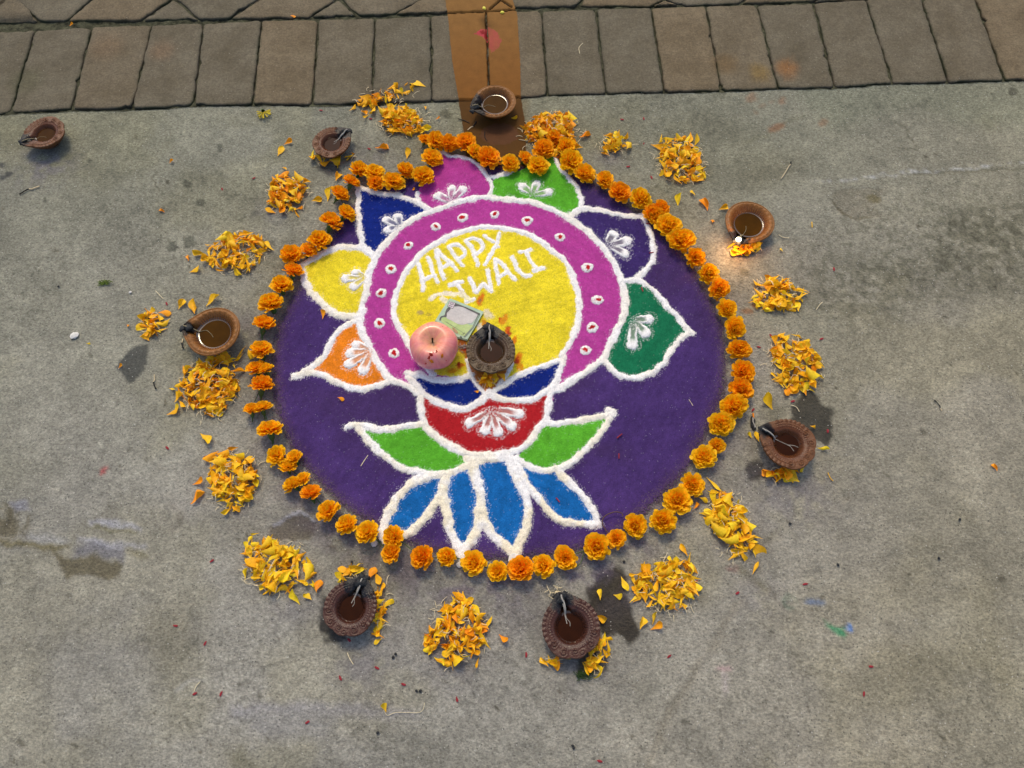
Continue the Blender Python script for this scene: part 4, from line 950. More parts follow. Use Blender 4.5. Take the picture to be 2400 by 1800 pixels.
LAMPS = [  # px centre of the opening, size, spout direction (degrees, 0 = right, 90 = away), style, clay, oil, soot, wick, label
    ((104, 312), 1.07, 212, 'ornate', 'red', 'brown', .85, 'thin', "terracotta oil lamp with swirled rim at the far left below the pavers"),
    ((778, 334), 1.0, 42, 'ornate', 'red', 'dark', 1.25, 'pale', "red brown oil lamp with sooty spout beside the loop of marigolds at upper left"),
    ((1160, 238), 1.16, 196, 'ribbed', 'ochre', 'amber', 1.5, 'thin', "ribbed oil lamp standing where the brown band meets the pavers"),
    ((1757, 520), 1.24, 236, 'ribbed', 'ochre', 'amber', 1.05, 'none', "lit clay lamp with a small burning flame at the upper right"),
    ((500, 777), 1.30, 168, 'ribbed', 'ochre', 'amber', .62, 'thin', "plain ochre oil lamp on top of the large petal heap at the left"),
    ((1150, 822), 1.15, 91, 'ornate', 'umber', 'dark', 1.4, 'pale', "dark umber oil lamp on the yellow powder beside the apple"),
    ((1848, 1040), 1.16, 146, 'ornate', 'red', 'dark', .72, 'forked', "brown scalloped oil lamp between two damp stains on the right"),
    ((822, 1424), 1.10, 68, 'ornate', 'dark', 'dark', 1.5, 'pale', "dark oily lamp with black spout left of the bottom petal heap"),
    ((1338, 1470), 1.18, 104, 'ornate', 'dark', 'dark', 1.1, 'pale', "dark brown lamp with swirled rim beside the biggest damp stain"),
]
def gpx(q, z=0.0): return at(q[0], q[1], z)
for n_, (q, sc, deg, style, clay, oilk, soot, wk, lab_) in enumerate(LAMPS):
    zb = .0022 if n_ == 5 else (.0035 if n_ == 2 else (.004 if n_ == 4 else 0.0))
    p = at(q[0], q[1], .020 * sc + zb); rz = math.radians(deg)
    t = thing("clay_lamp", lab_, "oil lamp", (p[0], p[1], zb), rz, "clay oil lamps round the rangoli")
    t.scale = (sc * .94,) * 3
    Vv, Fq, cc = lamp_mesh(style, n_ + 1, soot)
    me = mesh_np("bowl", Vv, Fq, True, CLAY[clay]); vcol(me, cc); obj("bowl", me, t)
    ro = .0195 if style == 'ornate' else .0232; zo = .0152 if style == 'ornate' else .0142
    a_ = np.linspace(0, 2 * math.pi, 64, endpoint=False)
    rings = [(ro * 1.05, zo), (ro * 1.0, zo), (ro * .96, zo), (ro * .7, zo), (ro * .35, zo), (.0005, zo)]
    ov = np.array([(r * math.cos(x) * (1 + .05 * math.exp(-min(x, 6.2832 - x) ** 2 / .1)), r * math.sin(x), z) for r, z in rings for x in a_])
    i = np.arange(64); j = (i + 1) % 64
    of = np.concatenate([np.stack([l * 64 + i, l * 64 + j, (l + 1) * 64 + j, (l + 1) * 64 + i], -1) for l in range(len(rings) - 1)])
    oil_o = obj("oil", mesh_np("oil", ov, of, True, OILM[oilk]), t)
    mr = [(ro * 1.05, .0018), (ro * 1.025, .0011), (ro * 1.0, .0007), (ro * .97, .00032), (ro * .935, .0001), (ro * .89, .00001)]
    mv = np.array([(r * math.cos(x) * (1 + .05 * math.exp(-min(x, 6.2832 - x) ** 2 / .1)), r * math.sin(x), zo + h_ + .0002) for r, h_ in mr for x in a_])
    mf = np.concatenate([np.stack([l * 64 + i, l * 64 + j, (l + 1) * 64 + j, (l + 1) * 64 + i], -1) for l in range(5)])
    obj("meniscus", mesh_np("meniscus", mv, mf, True, M_MEN), oil_o)
    # soot lump at the spout
    rr0 = random.Random(n_)
    pa = []
    for k in range(5 if soot > .7 else 3):
        cx = .0395 + rr0.uniform(-.006, .004); cy = rr0.uniform(-.005, .005) * soot; cz = .0215 + rr0.uniform(-.002, .002); r = rr0.uniform(.0034, .0056) * (.75 + .35 * soot)
        vs = []; fs = []
        for a in range(7):
            for b in range(10):
                ph = math.pi * a / 6; al = 2 * math.pi * b / 10; w_ = 1 + .28 * math.sin(3 * al + k + a) + rr0.uniform(-.12, .12)
                vs.append((cx + r * w_ * math.sin(ph) * math.cos(al), cy + r * w_ * math.sin(ph) * math.sin(al), cz + r * .75 * math.cos(ph)))
        for a in range(6):
            for b in range(10): fs.append((a * 10 + b, (a + 1) * 10 + b, (a + 1) * 10 + (b + 1) % 10, a * 10 + (b + 1) % 10))
        pa.append((vs, fs))
    V_, F_ = join(pa); obj("soot_crust", mesh_np("soot_crust", V_, F_, True, M_SOOT), t)
    rin_ = .0235 if style == 'ornate' else .030
    w1 = [(.041, 0, .0262), (.036, .0006, .0262), (.031, -.0006, .0245), (rin_, 0, .0215), (ro * .96, .001, zo + .0012)]
    ws = []
    tails = {'thin': [[(ro * .96, .001, zo + .0008), (ro * .6, -.003, zo + .0003), (ro * .25, .001, zo + .0002), (.001, .0055, zo + .0002)]],
             'pale': [[(ro * .96, .001, zo + .0008), (ro * .65, .0015, zo + .0003), (ro * .35, -.001, zo + .0002), (ro * .1, .0, zo + .0001)]],
             'forked': [[(ro * .96, .001, zo + .0008), (ro * .3, 0, zo + .0004), (-ro * .2, -.0005, zo + .0003), (-ro * .6, .0035, zo + .0002)], [(ro * .0, 0, zo + .0004), (-ro * .4, -.004, zo + .0003), (-ro * .75, -.005, zo + .0002)]],
             'none': [[(ro * .96, .001, zo + .0008), (ro * .5, .001, zo + .0003), (ro * .2, -.002, zo + .0002)]]}[wk]
    ws.append(tube([tuple(v) for v in smooth([w1[i] for i in range(len(w1))], 4)], .0008 if wk == 'thin' else .0011, 7))
    for tl in tails: ws.append(tube(smooth(tl, 5), .00038, 6))
    if wk == 'pale': ws.append(tube(smooth([(.030, .0012, .0242), (rin_, .0014, .0215), (ro * .9, .0022, zo + .0008), (ro * .3, .003, zo + .0002)], 4), .0006, 6))
    V_, F_ = join(ws); obj("wick", mesh_np("wick", V_, F_, True, M_WICKW if wk in ('pale', 'forked') else M_WICK), t)
    if n_ == 3:
        m, nt, b = new_mat("flame"); b.inputs["Base Color"].default_value = (1, .7, .3, 1)
        e = nt.nodes.new("ShaderNodeEmission"); e.inputs[1].default_value = 14
        cr = ramp(nt, noise(nt, coord(nt), 30), [(.3, (1.0, .80, .42)), (.7, (1.0, .90, .66))]); nt.links.new(cr.outputs[0], e.inputs[0])
        nt.links.new(e.outputs[0], nt.nodes["Material Output"].inputs[0])
        vs = []; fs = []
        for a in range(11):
            f = a / 10; r = .0037 * math.sin(math.pi * f ** .62) + .0001
            for k in range(14): vs.append((.0385 + r * math.cos(k / 14 * 6.2832) + .017 * f, r * math.sin(k / 14 * 6.2832), .0255 + .017 * f))
        for a in range(10):
            for k in range(14): fs.append((a * 14 + k, a * 14 + (k + 1) % 14, (a + 1) * 14 + (k + 1) % 14, (a + 1) * 14 + k))
        obj("flame", mesh_np("flame", vs, fs, True, m), t)
        ld = bpy.data.lights.new("flame_light", 'POINT'); ld.energy = .16; ld.color = (1.0, .50, .22); ld.shadow_soft_size = .005
        lo = obj("flame_light", ld, t, loc=(.053, 0, .030))

# ------------------------------------------------------------------ petals
def mat_petal(name, c_base, c_tip, tl=.20, lo=(.92, .84, .8)):
    m, nt, b = new_mat(name); v = coord(nt)
    a = N(nt, "ShaderNodeVertexColor", layer_name="Col")
    oi = N(nt, "ShaderNodeObjectInfo")
    c = mul(nt, c_base, c_tip, a.outputs["Color"], 'MIX')
    t = ramp(nt, oi.outputs["Random"], [(0, lo), (.5, (1, 1, 1)), (1, (1.0, 1.14, 1.2))])
    g1 = ramp(nt, noise(nt, v, 260, 3, .6), [(.3, .86), (.7, 1.1)])
    c = mul(nt, mul(nt, c, t.outputs[0]), g1.outputs[0])
    nt.links.new(c, b.inputs["Base Color"]); b.inputs["Roughness"].default_value = .55; b.inputs["Specular IOR Level"].default_value = .25
    tr = nt.nodes.new("ShaderNodeBsdfTranslucent"); nt.links.new(c, tr.inputs[0])
    mx = nt.nodes.new("ShaderNodeMixShader"); mx.inputs[0].default_value = tl
    nt.links.new(b.outputs[0], mx.inputs[1]); nt.links.new(tr.outputs[0], mx.inputs[2]); nt.links.new(mx.outputs[0], nt.nodes["Material Output"].inputs[0])
    return m
PM = [mat_petal("golden_petal", (.88, .42, .010), (.95, .52, .010)), mat_petal("orange_petal", (.88, .27, .004), (.95, .37, .006)), mat_petal("yellow_petal", (.86, .50, .02), (.95, .64, .014)), mat_petal("amber_petal", (.84, .32, .004), (.94, .46, .008))]
M_FLOWER = mat_petal("marigold_orange", (1.0, .35, .002), (1.0, .57, .008), .36, (1.0, .80, .8))
M_GREEN = plain("green_calyx", (.060, .115, .026), .6, .3, (200, .7, 1.25))
M_THREAD = plain("pale_floret", (.76, .64, .40), .6, .3, (300, .7, 1.1))
def petal_mesh(seed, mat):
    r_ = random.Random(seed); nu, nv = 8, 5; L = r_.uniform(.0180, .0300); Wd = L * (r_.uniform(.08, .15) if seed % 3 == 0 else r_.uniform(.19, .33))
    curl = r_.uniform(-1.6, 2.0); cup = r_.uniform(-1.5, 2.0); tw = r_.uniform(-1.5, 1.5); bendx = r_.uniform(-.5, .5); n1_, n2_ = r_.uniform(0, 6), r_.uniform(0, 6)
    V = []; Cc = []
    for i in range(nu):
        u = i / (nu - 1)
        wd = Wd * (.06 + .94 * math.sin(min(1, u * 1.25) * math.pi * .5) ** 1.7) * math.sqrt(max(.06, 1 - (max(0, u - .62) / .40) ** 2))
        for j in range(nv):
            w = j / (nv - 1) * 2 - 1
            x = u * L - .05 * L * w * w * u - (.05 * L if (u > .99 and j == nv // 2) else 0)
            y = w * wd; z = cup * y * y / Wd * .9 + .0006 * math.sin(u * 9 + n1_ + w * 2) * u
            a = tw * u * .8; y, z = y * math.cos(a) - z * math.sin(a), y * math.sin(a) + z * math.cos(a)
            ang = curl * u * .9; zx = (math.sin(ang * .5 + .0001) / (.5 * .9 * abs(curl) + .6)) * u * L * .6
            y += bendx * u * u * L * .4
            V.append((x * math.cos(ang * .5), y, z + zx)); Cc.append((u, u, u))
    Fq = grid_faces_up(nu, nv)
    V = np.array(V); V[:, 0] -= V[:, 0].mean(); V[:, 2] -= np.percentile(V[:, 2], 8)
    me = mesh_np("petal", V, Fq, True, mat); vcol(me, np.array(Cc)); return me
PET = [petal_mesh(s * 7 + k, PM[k]) for s in range(14) for k in range(4)]
FLATPET = [petal_mesh(1 + 3 * (s + 20), PM[s % 4]) for s in range(16)]
PETW = {'mix': [5, 1, 6, 3], 'yellow': [3, 0, 8, 2], 'orange': [5, 2, 3, 4]}
def pick(mix='mix'):
    k = random.choices(range(4), PETW[mix])[0]; return PET[random.randrange(14) * 4 + k]
def threads(n_, spread, parent, zmax=.010, name="floret_threads", loc0=(0, 0)):
    parts = []
    for _ in range(n_):
        a = random.uniform(0, 6.28); r = math.sqrt(random.random()) * 1.05
        x = loc0[0] + spread[0] * r * math.cos(a); y = loc0[1] + spread[1] * r * math.sin(a); z = .0012 + zmax * random.random() * max(0, 1 - r * r)
        d = random.uniform(0, 6.28); L = random.uniform(.006, .014); b_ = random.uniform(-.9, .9); P = []
        for k in range(5):
            P.append((x, y, z + .0015 * math.sin(k * .8) * (1 - r * .7))); x += L / 4 * math.cos(d); y += L / 4 * math.sin(d); d += b_ * .5
        parts.append(tube(P, [.00045, .0005, .0005, .00045, .0004], 4))
    V_, F_ = join(parts); o = obj(name, mesh_np(name, V_, F_, True, M_THREAD), parent); o['kind'] = 'stuff'; return o
def heap(label, c, rx_, ry_, n_, mix='mix', height=.017, rot=0.0, name="petal_heap", cat="petal heap", scatter=.12, thr=None, base=0.0):
    p = at(*c); t = thing(name, label, cat, (p[0], p[1], base), 0, "heaps of loose marigold petals")
    ul = us_(*c); sx, sy = rx_ * ul, ry_ * ul * 1.08; n_ = int(n_ * 1.5); f1, f2 = random.uniform(0, 6), random.uniform(0, 6)
    for k in range(n_):
        a = random.uniform(0, 6.2832); r = math.sqrt(random.random())
        r *= 1 + .16 * math.sin(2 * a + f1) + .12 * math.sin(3 * a + f2)
        if random.random() < scatter: r *= random.uniform(1.05, 1.45)
        u, v = sx * r * math.cos(a), sy * r * math.sin(a); x = u * math.cos(rot) - v * math.sin(rot); y = u * math.sin(rot) + v * math.cos(rot)
        z = .0008 + height * max(0, 1 - r * r) * random.random() ** .8 * (.3 + .7 * k / n_)
        o = obj("petal", pick(mix), t, loc=(x, y, z + .0008), rot=(random.gauss(0, .45 if r < 1 else .2), random.gauss(0, .40 if r < 1 else .15), random.uniform(0, 6.28)), scale=random.uniform(.62, 1.18))
    threads(thr if thr is not None else int(n_ * .5), (sx * 1.1, sy * 1.1), t, height)
    return t
def W(x, y): return (x * 1.085, y * 1.085)
heap("small round heap of petals at upper left, above the heap left of the yellow petal", W(622, 420), 48, 44, 74, 'orange')
heap("round heap of petals to the left of the yellow powder petal", W(515, 546), 60, 50, 92)
heap("smallest clump of petals left of the plain ochre lamp", W(330, 702), 26, 32, 26, 'orange', .009)
heap("large tall heap of petals below the plain ochre lamp", W(458, 832), 60, 74, 135, rot=.25)
heap("round heap of yellow petals at lower left, level with the green leaf", W(506, 1040), 58, 56, 90, 'yellow', rot=.1)
heap("spread heap of petals beside the chipped patch at lower left", W(600, 1222), 76, 52, 96, 'yellow', rot=-.75, scatter=.22)
heap("round heap of petals at the bottom between the two darkest lamps", W(988, 1365), 66, 66, 98, scatter=.16)
heap("heap of yellow petals beside the biggest damp stain", W(1442, 1265), 66, 56, 104, 'yellow', rot=.4, scatter=.18)
heap("narrow heap of petals at lower right outside the marigold garland", W(1575, 1130), 44, 66, 88, 'yellow', rot=.35)
heap("round heap of petals above the oil stain on the right", W(1717, 785), 58, 58, 98)
heap("rounded heap of yellow petals below the lit lamp", W(1678, 636), 50, 44, 72, 'yellow')
heap("round heap of petals at upper right between clump and lit lamp", W(1468, 350), 58, 54, 92, rot=-.6)
heap("small loose clump of petals at the top right of the garland", W(1328, 311), 38, 24, 24, 'yellow', .012, rot=.3, scatter=.2)
heap("petal heap piled against the garland at the top, right of the brown band", W(1192, 290), 62, 50, 160, 'orange', .022, rot=-.25, scatter=.05)
heap("long heap of petals between the upper left lamp and the brown band", W(872, 266), 58, 30, 84, 'mix', .014, rot=-.35)
heap("loose sprinkle of petals across the paver edge above the upper left lamp", W(838, 212), 84, 22, 34, 'orange', .006, rot=.38, scatter=.25)
heap("few petals lying below the upper left lamp", W(716, 340), 52, 16, 16, 'mix', .006, thr=6)
heap("petals tucked under the spout of the lit lamp", W(1610, 538), 36, 14, 16, 'mix', .008, rot=.1, thr=8)
heap("petals fanned out below the brown scalloped lamp on the right", W(1697, 1022), 44, 14, 20, 'mix', .008, rot=0, thr=14)
heap("thin ring of petals right of the bottom left lamp", W(822, 1318), 14, 58, 18, 'mix', .006, rot=-.05, thr=12)
heap("few petals behind the spout of the bottom left lamp", W(757, 1236), 34, 12, 8, 'mix', .005, rot=.45, thr=4)
heap("petals caught against the right side of the bottom right lamp", W(1286, 1410), 22, 40, 22, 'mix', .010, rot=-.5, thr=16)
heap("few petals poking out below the left side of the bottom right lamp", W(1200, 1425), 28, 8, 5, 'orange', .004, thr=4)
heap("shredded orange florets on the powder drop under the middle lamp", (1144, 893), 22, 9, 9, 'orange', .005, thr=24, base=.0025)

# ------------------------------------------------------------------ marigold garland
def flower_mesh(seed):
    r_ = random.Random(seed); parts = []; cols = []; R0 = 1.0
    V = []; Fq = []; Cc = []
    layers = [(15, 4, 1.02), (15, 20, 1.0), (14, 36, .98), (12, 52, .96), (9, 67, .93), (5, 82, .90)]; drop = r_.uniform(.02, .12); sq = r_.uniform(.70, .92)
    for li, (n_, el, ln) in enumerate(layers):
        for k in range(n_):
            az = 2 * math.pi * (k + .5 * (li % 2)) / n_ + r_.uniform(-.16, .16); e = math.radians(el + r_.uniform(-10, 10)); L = ln * r_.uniform(.86, 1.10)
            if r_.random() < drop: continue
            wd = r_.uniform(.19, .29) * (1 - .04 * li); roll = r_.uniform(-.5, .5); curl = r_.uniform(.1, .9); ph = r_.uniform(0, 6.28); ru = r_.uniform(.05, .12)
            d = Vector((math.cos(az) * math.cos(e), math.sin(az) * math.cos(e), math.sin(e))); side = Vector((-math.sin(az), math.cos(az), 0)); upv = d.cross(side) * -1
            s2 = side * math.cos(roll) + upv * math.sin(roll); u2 = d.cross(s2) * -1
            o = len(V); nu, nv = 5, 5
            for i in range(nu):
                u = i / (nu - 1); rr_ = .22 + (L - .22) * u
                for j in range(nv):
                    w = j / (nv - 1) * 2 - 1
                    wdt = wd * (.35 + .65 * math.sin(u * math.pi * .56))
                    q = d * (rr_ * (1 - .10 * w * w * u)) + s2 * (w * wdt) + u2 * (-curl * .22 * u * u + ru * math.sin(w * 5.2 + ph) * u * u + .10 * w * w * (1 - u))
                    q.z = q.z * sq
                    V.append(tuple(q)); s = u ** 1.4 * (1 if li < 4 else .9); Cc.append((s, s, s))
            for a in range(nu - 1):
                for b in range(nv - 1): Fq.append((o + a * nv + b, o + (a + 1) * nv + b, o + (a + 1) * nv + b + 1, o + a * nv + b + 1))
    me = mesh_np("marigold", V, Fq, True, M_FLOWER); vcol(me, Cc); return me
FLW = [flower_mesh(s) for s in range(16)]
def calyx_mesh():
    V = []; prof = [(.30, -.02), (.27, -.18), (.23, -.45), (.19, -.75), (.10, -.92), (.055, -1.1), (.05, -1.6)]
    for r, z in prof:
        for k in range(16):
            rr_ = r * (1 + .10 * math.cos(k * math.pi)); V.append((rr_ * math.cos(k / 16 * 6.2832), rr_ * math.sin(k / 16 * 6.2832), z))
    Fq = [(l * 16 + k, (l + 1) * 16 + k, (l + 1) * 16 + (k + 1) % 16, l * 16 + (k + 1) % 16) for l in range(len(prof) - 1) for k in range(16)]
    return mesh_np("calyx", V, Fq, True, M_GREEN)
CAL = calyx_mesh()
# (px x, px y, radius px, tilt degrees); listed counter-clockwise round the ring starting at the top left of the loop
def q(t, *v): return [(*px(t, v[i], v[i + 1])[0], v[i + 2], v[i + 3]) for i in range(0, len(v), 4)]
FL = q('2', 1575, 1132, 23, 35, 1485, 1052, 30, 8, 1455, 965, 24, 30, 1380, 900, 20, 30, 1310, 972, 24, 20, 1272, 1082, 25, 8, 1192, 1035, 19, 40, 1092, 1068, 22, 30, 950, 1028, 28, 10, 865, 1000, 20, 40, 803, 930, 25, 20, 698, 940, 24, 25,
       612, 925, 23, 30, 545, 915, 16, 40, 590, 1035, 24, 25, 530, 1150, 25, 20, 415, 1118, 21, 35, 340, 1185, 24, 20, 222, 1195, 20, 35, 215, 1125, 23, 20, 115, 1110, 22, 25)
FL += q('B', 825, 298, 20, 62, 728, 400, 22, 60, 782, 570, 24, 58, 652, 645, 25, 50, 552, 800, 26, 20, 455, 885, 20, 35, 310, 925, 27, 15, 328, 1065, 22, 55, 225, 1190, 25, 30)
FL += q('4', 1762, 320, 29, 25, 1715, 455, 26, 62, 1700, 622, 27, 40, 1665, 735, 22, 35, 1725, 745, 20, 50, 1700, 850, 27, 66, 1640, 1005, 21, 60, 1705, 990, 20, 60, 1755, 1135, 28, 58, 1795, 1298, 25, 12, 1912, 1312, 20, 40, 1870, 1370, 20, 45, 1965, 1452, 19, 45, 1900, 1490, 21, 50, 2020, 1545, 25, 48)
FL += q('P', 771, 1200, 28, 20) + q('7', 40, 90, 26, 35, 175, 140, 29, 25, 330, 265, 26, 25, 345, 165, 26, 25, 528, 295, 27, 20, 690, 295, 23, 35, 860, 330, 27, 25, 1015, 390, 24, 30, 1165, 375, 31, 20, 1312, 352, 26, 30, 1450, 300, 29, 15,
                                1655, 225, 28, 25, 1782, 175, 22, 40, 1905, 92, 28, 12, 2082, 60, 28, 12)
FL += q('E', 1795, 1560, 30, 12, 1925, 1425, 26, 25, 2025, 1190, 27, 25, 2132, 1088, 20, 50, 2170, 905, 27, 45)
FL += q('5', 328, 982, 31, 10, 375, 868, 27, 20, 387, 757, 27, 20, 360, 608, 26, 25, 332, 472, 28, 30, 282, 350, 24, 35, 232, 220, 24, 35, 160, 118, 26, 35)
FL += q('C', 1950, 942, 24, 35, 1820, 792, 32, 10, 1715, 668, 31, 15, 1620, 590, 22, 30, 1580, 560, 22, 30, 1655, 515, 20, 35, 1478, 436, 24, 35, 1298, 375, 28, 12, 1165, 275, 24, 40)
garland = thing("marigold_garland", "strung ring of orange marigold heads lying round the purple powder disc", "flower garland", (DC[0], DC[1], 0))
ringc = np.array(DC)
rfl = random.Random(5)
for i, (x, y, r, tilt) in enumerate(FL):
    rad_ = r * us_(x, y) * 1.08
    z = .0050 + rad_ * .30
    p = np.array(at(x, y, z))
    d = p - ringc; d /= np.hypot(*d); tang = np.array([-d[1], d[0]])                # counter-clockwise: the side where the calyx points
    a = rfl.uniform(-.45, .45); ca, sa = math.cos(a), math.sin(a); tang = np.array([tang[0] * ca - tang[1] * sa, tang[0] * sa + tang[1] * ca])
    tl = math.radians(tilt * (.68 if tang[1] < 0 else .40) + 4)
    axis_ = Vector((-tang[0] * math.sin(tl), -tang[1] * math.sin(tl), math.cos(tl)))
    quat = axis_.to_track_quat('Z', 'Y') @ Euler((0, 0, rfl.uniform(0, 6.28))).to_quaternion()
    zz = z + (rad_ * .30 * math.sin(tl))
    o = obj("marigold", FLW[rfl.randrange(16)], garland)
    o.location = (p[0] - DC[0], p[1] - DC[1], zz); o.rotation_mode = 'QUATERNION'; o.rotation_quaternion = quat
    o.scale = (rad_ * rfl.uniform(.95, 1.12), rad_ * rfl.uniform(.84, 1.04), rad_ * rfl.uniform(.9, 1.1))
    c = obj("calyx", CAL, o); c.scale = (.95, .95, .95)
# the string, showing only in the gaps
pts = [(at(x, y)[0] - DC[0], at(x, y)[1] - DC[1], .0055) for x, y, r, t_ in FL] 
V_, F_ = tube(smooth([pts[-1]] + pts, 4), .0007, 5)
obj("string", mesh_np("string", V_, F_, True, plain("cotton_string", (.06, .10, .03), .7, .2)), garland)

# ------------------------------------------------------------------ apple
def mat_apple():
    m, nt, b = new_mat("apple_skin"); v = coord(nt)
    a = N(nt, "ShaderNodeVertexColor", layer_name="Col")
    mp = N(nt, "ShaderNodeMapping"); nt.links.new(v, mp.inputs[0]); mp.inputs["Scale"].default_value = (1, 1, .25)
    s = ramp(nt, noise(nt, mp.outputs[0], 140, 4, .6), [(.3, .88), (.7, 1.10)])
    c = mul(nt, a.outputs["Color"], s.outputs[0])
    vo = N(nt, "ShaderNodeTexVoronoi"); vo.inputs["Scale"].default_value = 260; nt.links.new(v, vo.inputs["Vector"])
    sp = ramp(nt, vo.outputs["Distance"], [(.06, .35), (.12, 0.0)])
    c = mul(nt, c, (.75, .5, .35), sp.outputs[0], 'MIX')
    nt.links.new(c, b.inputs["Base Color"]); b.inputs["Roughness"].default_value = .42; b.inputs["Specular IOR Level"].default_value = .4; b.inputs["Coat Weight"].default_value = .5; b.inputs["Coat Roughness"].default_value = .16
    b.inputs["Subsurface Weight"].default_value = .0
    return m
ap = at(1016, 806, .034)
apple = thing("apple", "pink and yellow apple resting on the powder beside the folded note", "apple", (ap[0], ap[1], .0015))
RA = .0365; nu, nv = 72, 96; V = []; Cc = []
for i in range(nu + 1):
    ph = math.pi * i / nu                                       # 0 = crown
    for j in range(nv):
        th_ = 2 * math.pi * j / nv
        s = math.sin(ph); c = math.cos(ph)
        r = RA * (s ** .86) * (1 + .055 * c) * (1 + .018 * math.cos(5 * th_ + .6) * s + .02 * math.cos(th_ + 1)) if s > 0 else 0
        z = RA * .90 * c
        if c > 0: z -= .0150 * math.exp(-(s / .36) ** 2)
        else: z += .0070 * math.exp(-(s / .30) ** 2)
        z *= (1 + .02 * math.cos(2 * th_ + 1))
        V.append((r * math.cos(th_), r * math.sin(th_), z))
        nse = float(vn(th_ * 1.3, ph, 2.2, 2)); str_ = float(vn(th_ * 9, ph * 1.2, 2.6, 4))
        yel = max(0, min(1, (1.0 - s) * (.9 if c > 0 else .3) + .55 * (nse - .35) + .40 * max(0, math.cos(th_ - 1.4)) * s * (c > -.3)))
        yel *= .8; col = np.array([.80, .22, .24]) * (1 - yel) + np.array([.82, .40, .17]) * yel
        col = col * (1 - max(0, min(1, (str_ - .45) * 4)) * np.array([.02, .20, .16]))
        if c > 0 and s < .20: col = col * .3 * (1 - s / .2) + col * (s / .2) + np.array([.03, .05, .005]) * (1 - s / .2)
        Cc.append(col)
V = np.array(V); V[:, 2] -= V[:, 2].min()
Fq = [(i * nv + j, (i + 1) * nv + j, (i + 1) * nv + (j + 1) % nv, i * nv + (j + 1) % nv) for i in range(nu) for j in range(nv)]
me = mesh_np("skin", V, Fq, True, mat_apple()); vcol(me, np.array(Cc)); skin = obj("skin", me, apple)
apple.rotation_euler = (math.radians(6), math.radians(-2), .4); apple.scale = (1.07,) * 3
V_, F_ = tube([(0, 0, .046), (.0006, .0003, .053), (.0014, .001, .0575)], [.0012, .0011, .0016], 8); obj("stem", mesh_np("stem", V_, F_, True, plain("apple_stem", (.035, .03, .012), .8, .2)), apple)
M_KUM = plain("kumkum_paste", (.48, .035, .02), .8, .2, (500, .7, 1.3))
M_KUM2 = plain("turmeric_paste", (.80, .22, .01), .8, .2, (500, .7, 1.2))
Vn = V.copy()
def on_apple(az, ph_, h=.0004):
    i = int(round(ph_ / math.pi * nu)); j = int(round(az / (2 * math.pi) * nv)) % nv
    p = Vector(Vn[i * nv + j]); c = Vector((0, 0, .033)); return p + (p - c).normalized() * h, (p - c).normalized()
def blotch(az, ph_, size, mat, parent, name, elong=1.0, rot=0.0, seed=0):
    p, nrm = on_apple(az, ph_); a = nrm.orthogonal().normalized(); b = nrm.cross(a); a, b = a * math.cos(rot) + b * math.sin(rot), b * math.cos(rot) - a * math.sin(rot)
    r_ = random.Random(seed); vs = [tuple(p + nrm * .0004)]; n_ = 12
    for k in range(n_):
        t = k / n_ * 6.2832; rr_ = size * r_.uniform(.5, 1.15); q_ = p + a * math.cos(t) * rr_ * elong + b * math.sin(t) * rr_
        dq = (q_ - Vector((0, 0, .033))); vs.append(tuple(q_ - nrm * (rr_ * rr_ * (elong if abs(math.cos(t)) > .7 else 1) / .07)))
    me = mesh_np(name, vs, [np.array([(0, 1 + k, 1 + (k + 1) % n_) for k in range(n_)])], True, mat); return obj(name, me, parent)
south = math.radians(282) - .4
for k, (da, ph_, sz, mt, el, rt) in enumerate(((-.25, .62, .0032, M_KUM, 1.5, .6), (-.42, .74, .0026, M_KUM, 1.6, .2), (.15, .50, .0020, M_KUM, 1.6, .1), (-.28, .90, .0032, M_KUM2, 1.9, 1.3), (.30, .78, .0030, M_KUM2, 1.5, .2), (-.5, 1.1, .0012, M_KUM, 2, .3), (-.15, .46, .0012, M_KUM, 1.4, .2), (.4, 1.1, .0009, M_KUM, 2.5, 1.2))):
    blotch((south + da) % 6.2832, ph_, sz, mt, skin, "powder_mark", el, rt, k)
blotch((south + 2.3) % 6.2832, .75, .0010, M_SOOT, skin, "dark_speck", 1, 0, 3)

# ------------------------------------------------------------------ folded ten note
def nz(v, z): return [at(950 + .12658 * v[i], 680 + .12658 * v[i + 1], z) for i in range(0, len(v), 2)]
def flat(name, v, z, mat, parent, thick=.0, rnd=False):
    P = nz(v, z) if not isinstance(v[0], tuple) else v
    if rnd: P = smooth(P, 3, True)
    n_ = len(P); vs = [(x - NP[0], y - NP[1], z) for x, y in P]
    A = sum(P[i][0] * P[(i + 1) % n_][1] - P[(i + 1) % n_][0] * P[i][1] for i in range(n_))
    if A < 0: vs = vs[::-1]
    me = bpy.data.meshes.new(name)
    if thick:
        lo = [(a, b, c - thick) for a, b, c in vs]; fs = [tuple(range(n_)), tuple(range(2 * n_ - 1, n_ - 1, -1))] + [(i, i + n_, (i + 1) % n_ + n_, (i + 1) % n_) for i in range(n_)]
        me.from_pydata(vs + lo, [], fs)
    else: me.from_pydata(vs, [], [tuple(range(n_))])
    me.materials.append(mat); return obj(name, me, parent)
NP = at(1085, 745)
note = thing("folded_note", "folded pale green ten note with a grey window under the apple's edge", "banknote", (NP[0], NP[1], 0))
def mat_paper(name, c1, c2, sc=60):
    m, nt, b = new_mat(name); v = coord(nt)
    r = ramp(nt, noise(nt, v, sc, 4, .6), [(.3, c1), (.7, c2)]); f = ramp(nt, noise(nt, v, 900, 2), [(.3, .92), (.7, 1.06)])
    nt.links.new(mul(nt, r.outputs[0], f.outputs[0]), b.inputs["Base Color"]); b.inputs["Roughness"].default_value = .6; b.inputs["Specular IOR Level"].default_value = .3; bump(nt, b, noise(nt, v, 45, 3, .5), .8, .004)
    return m
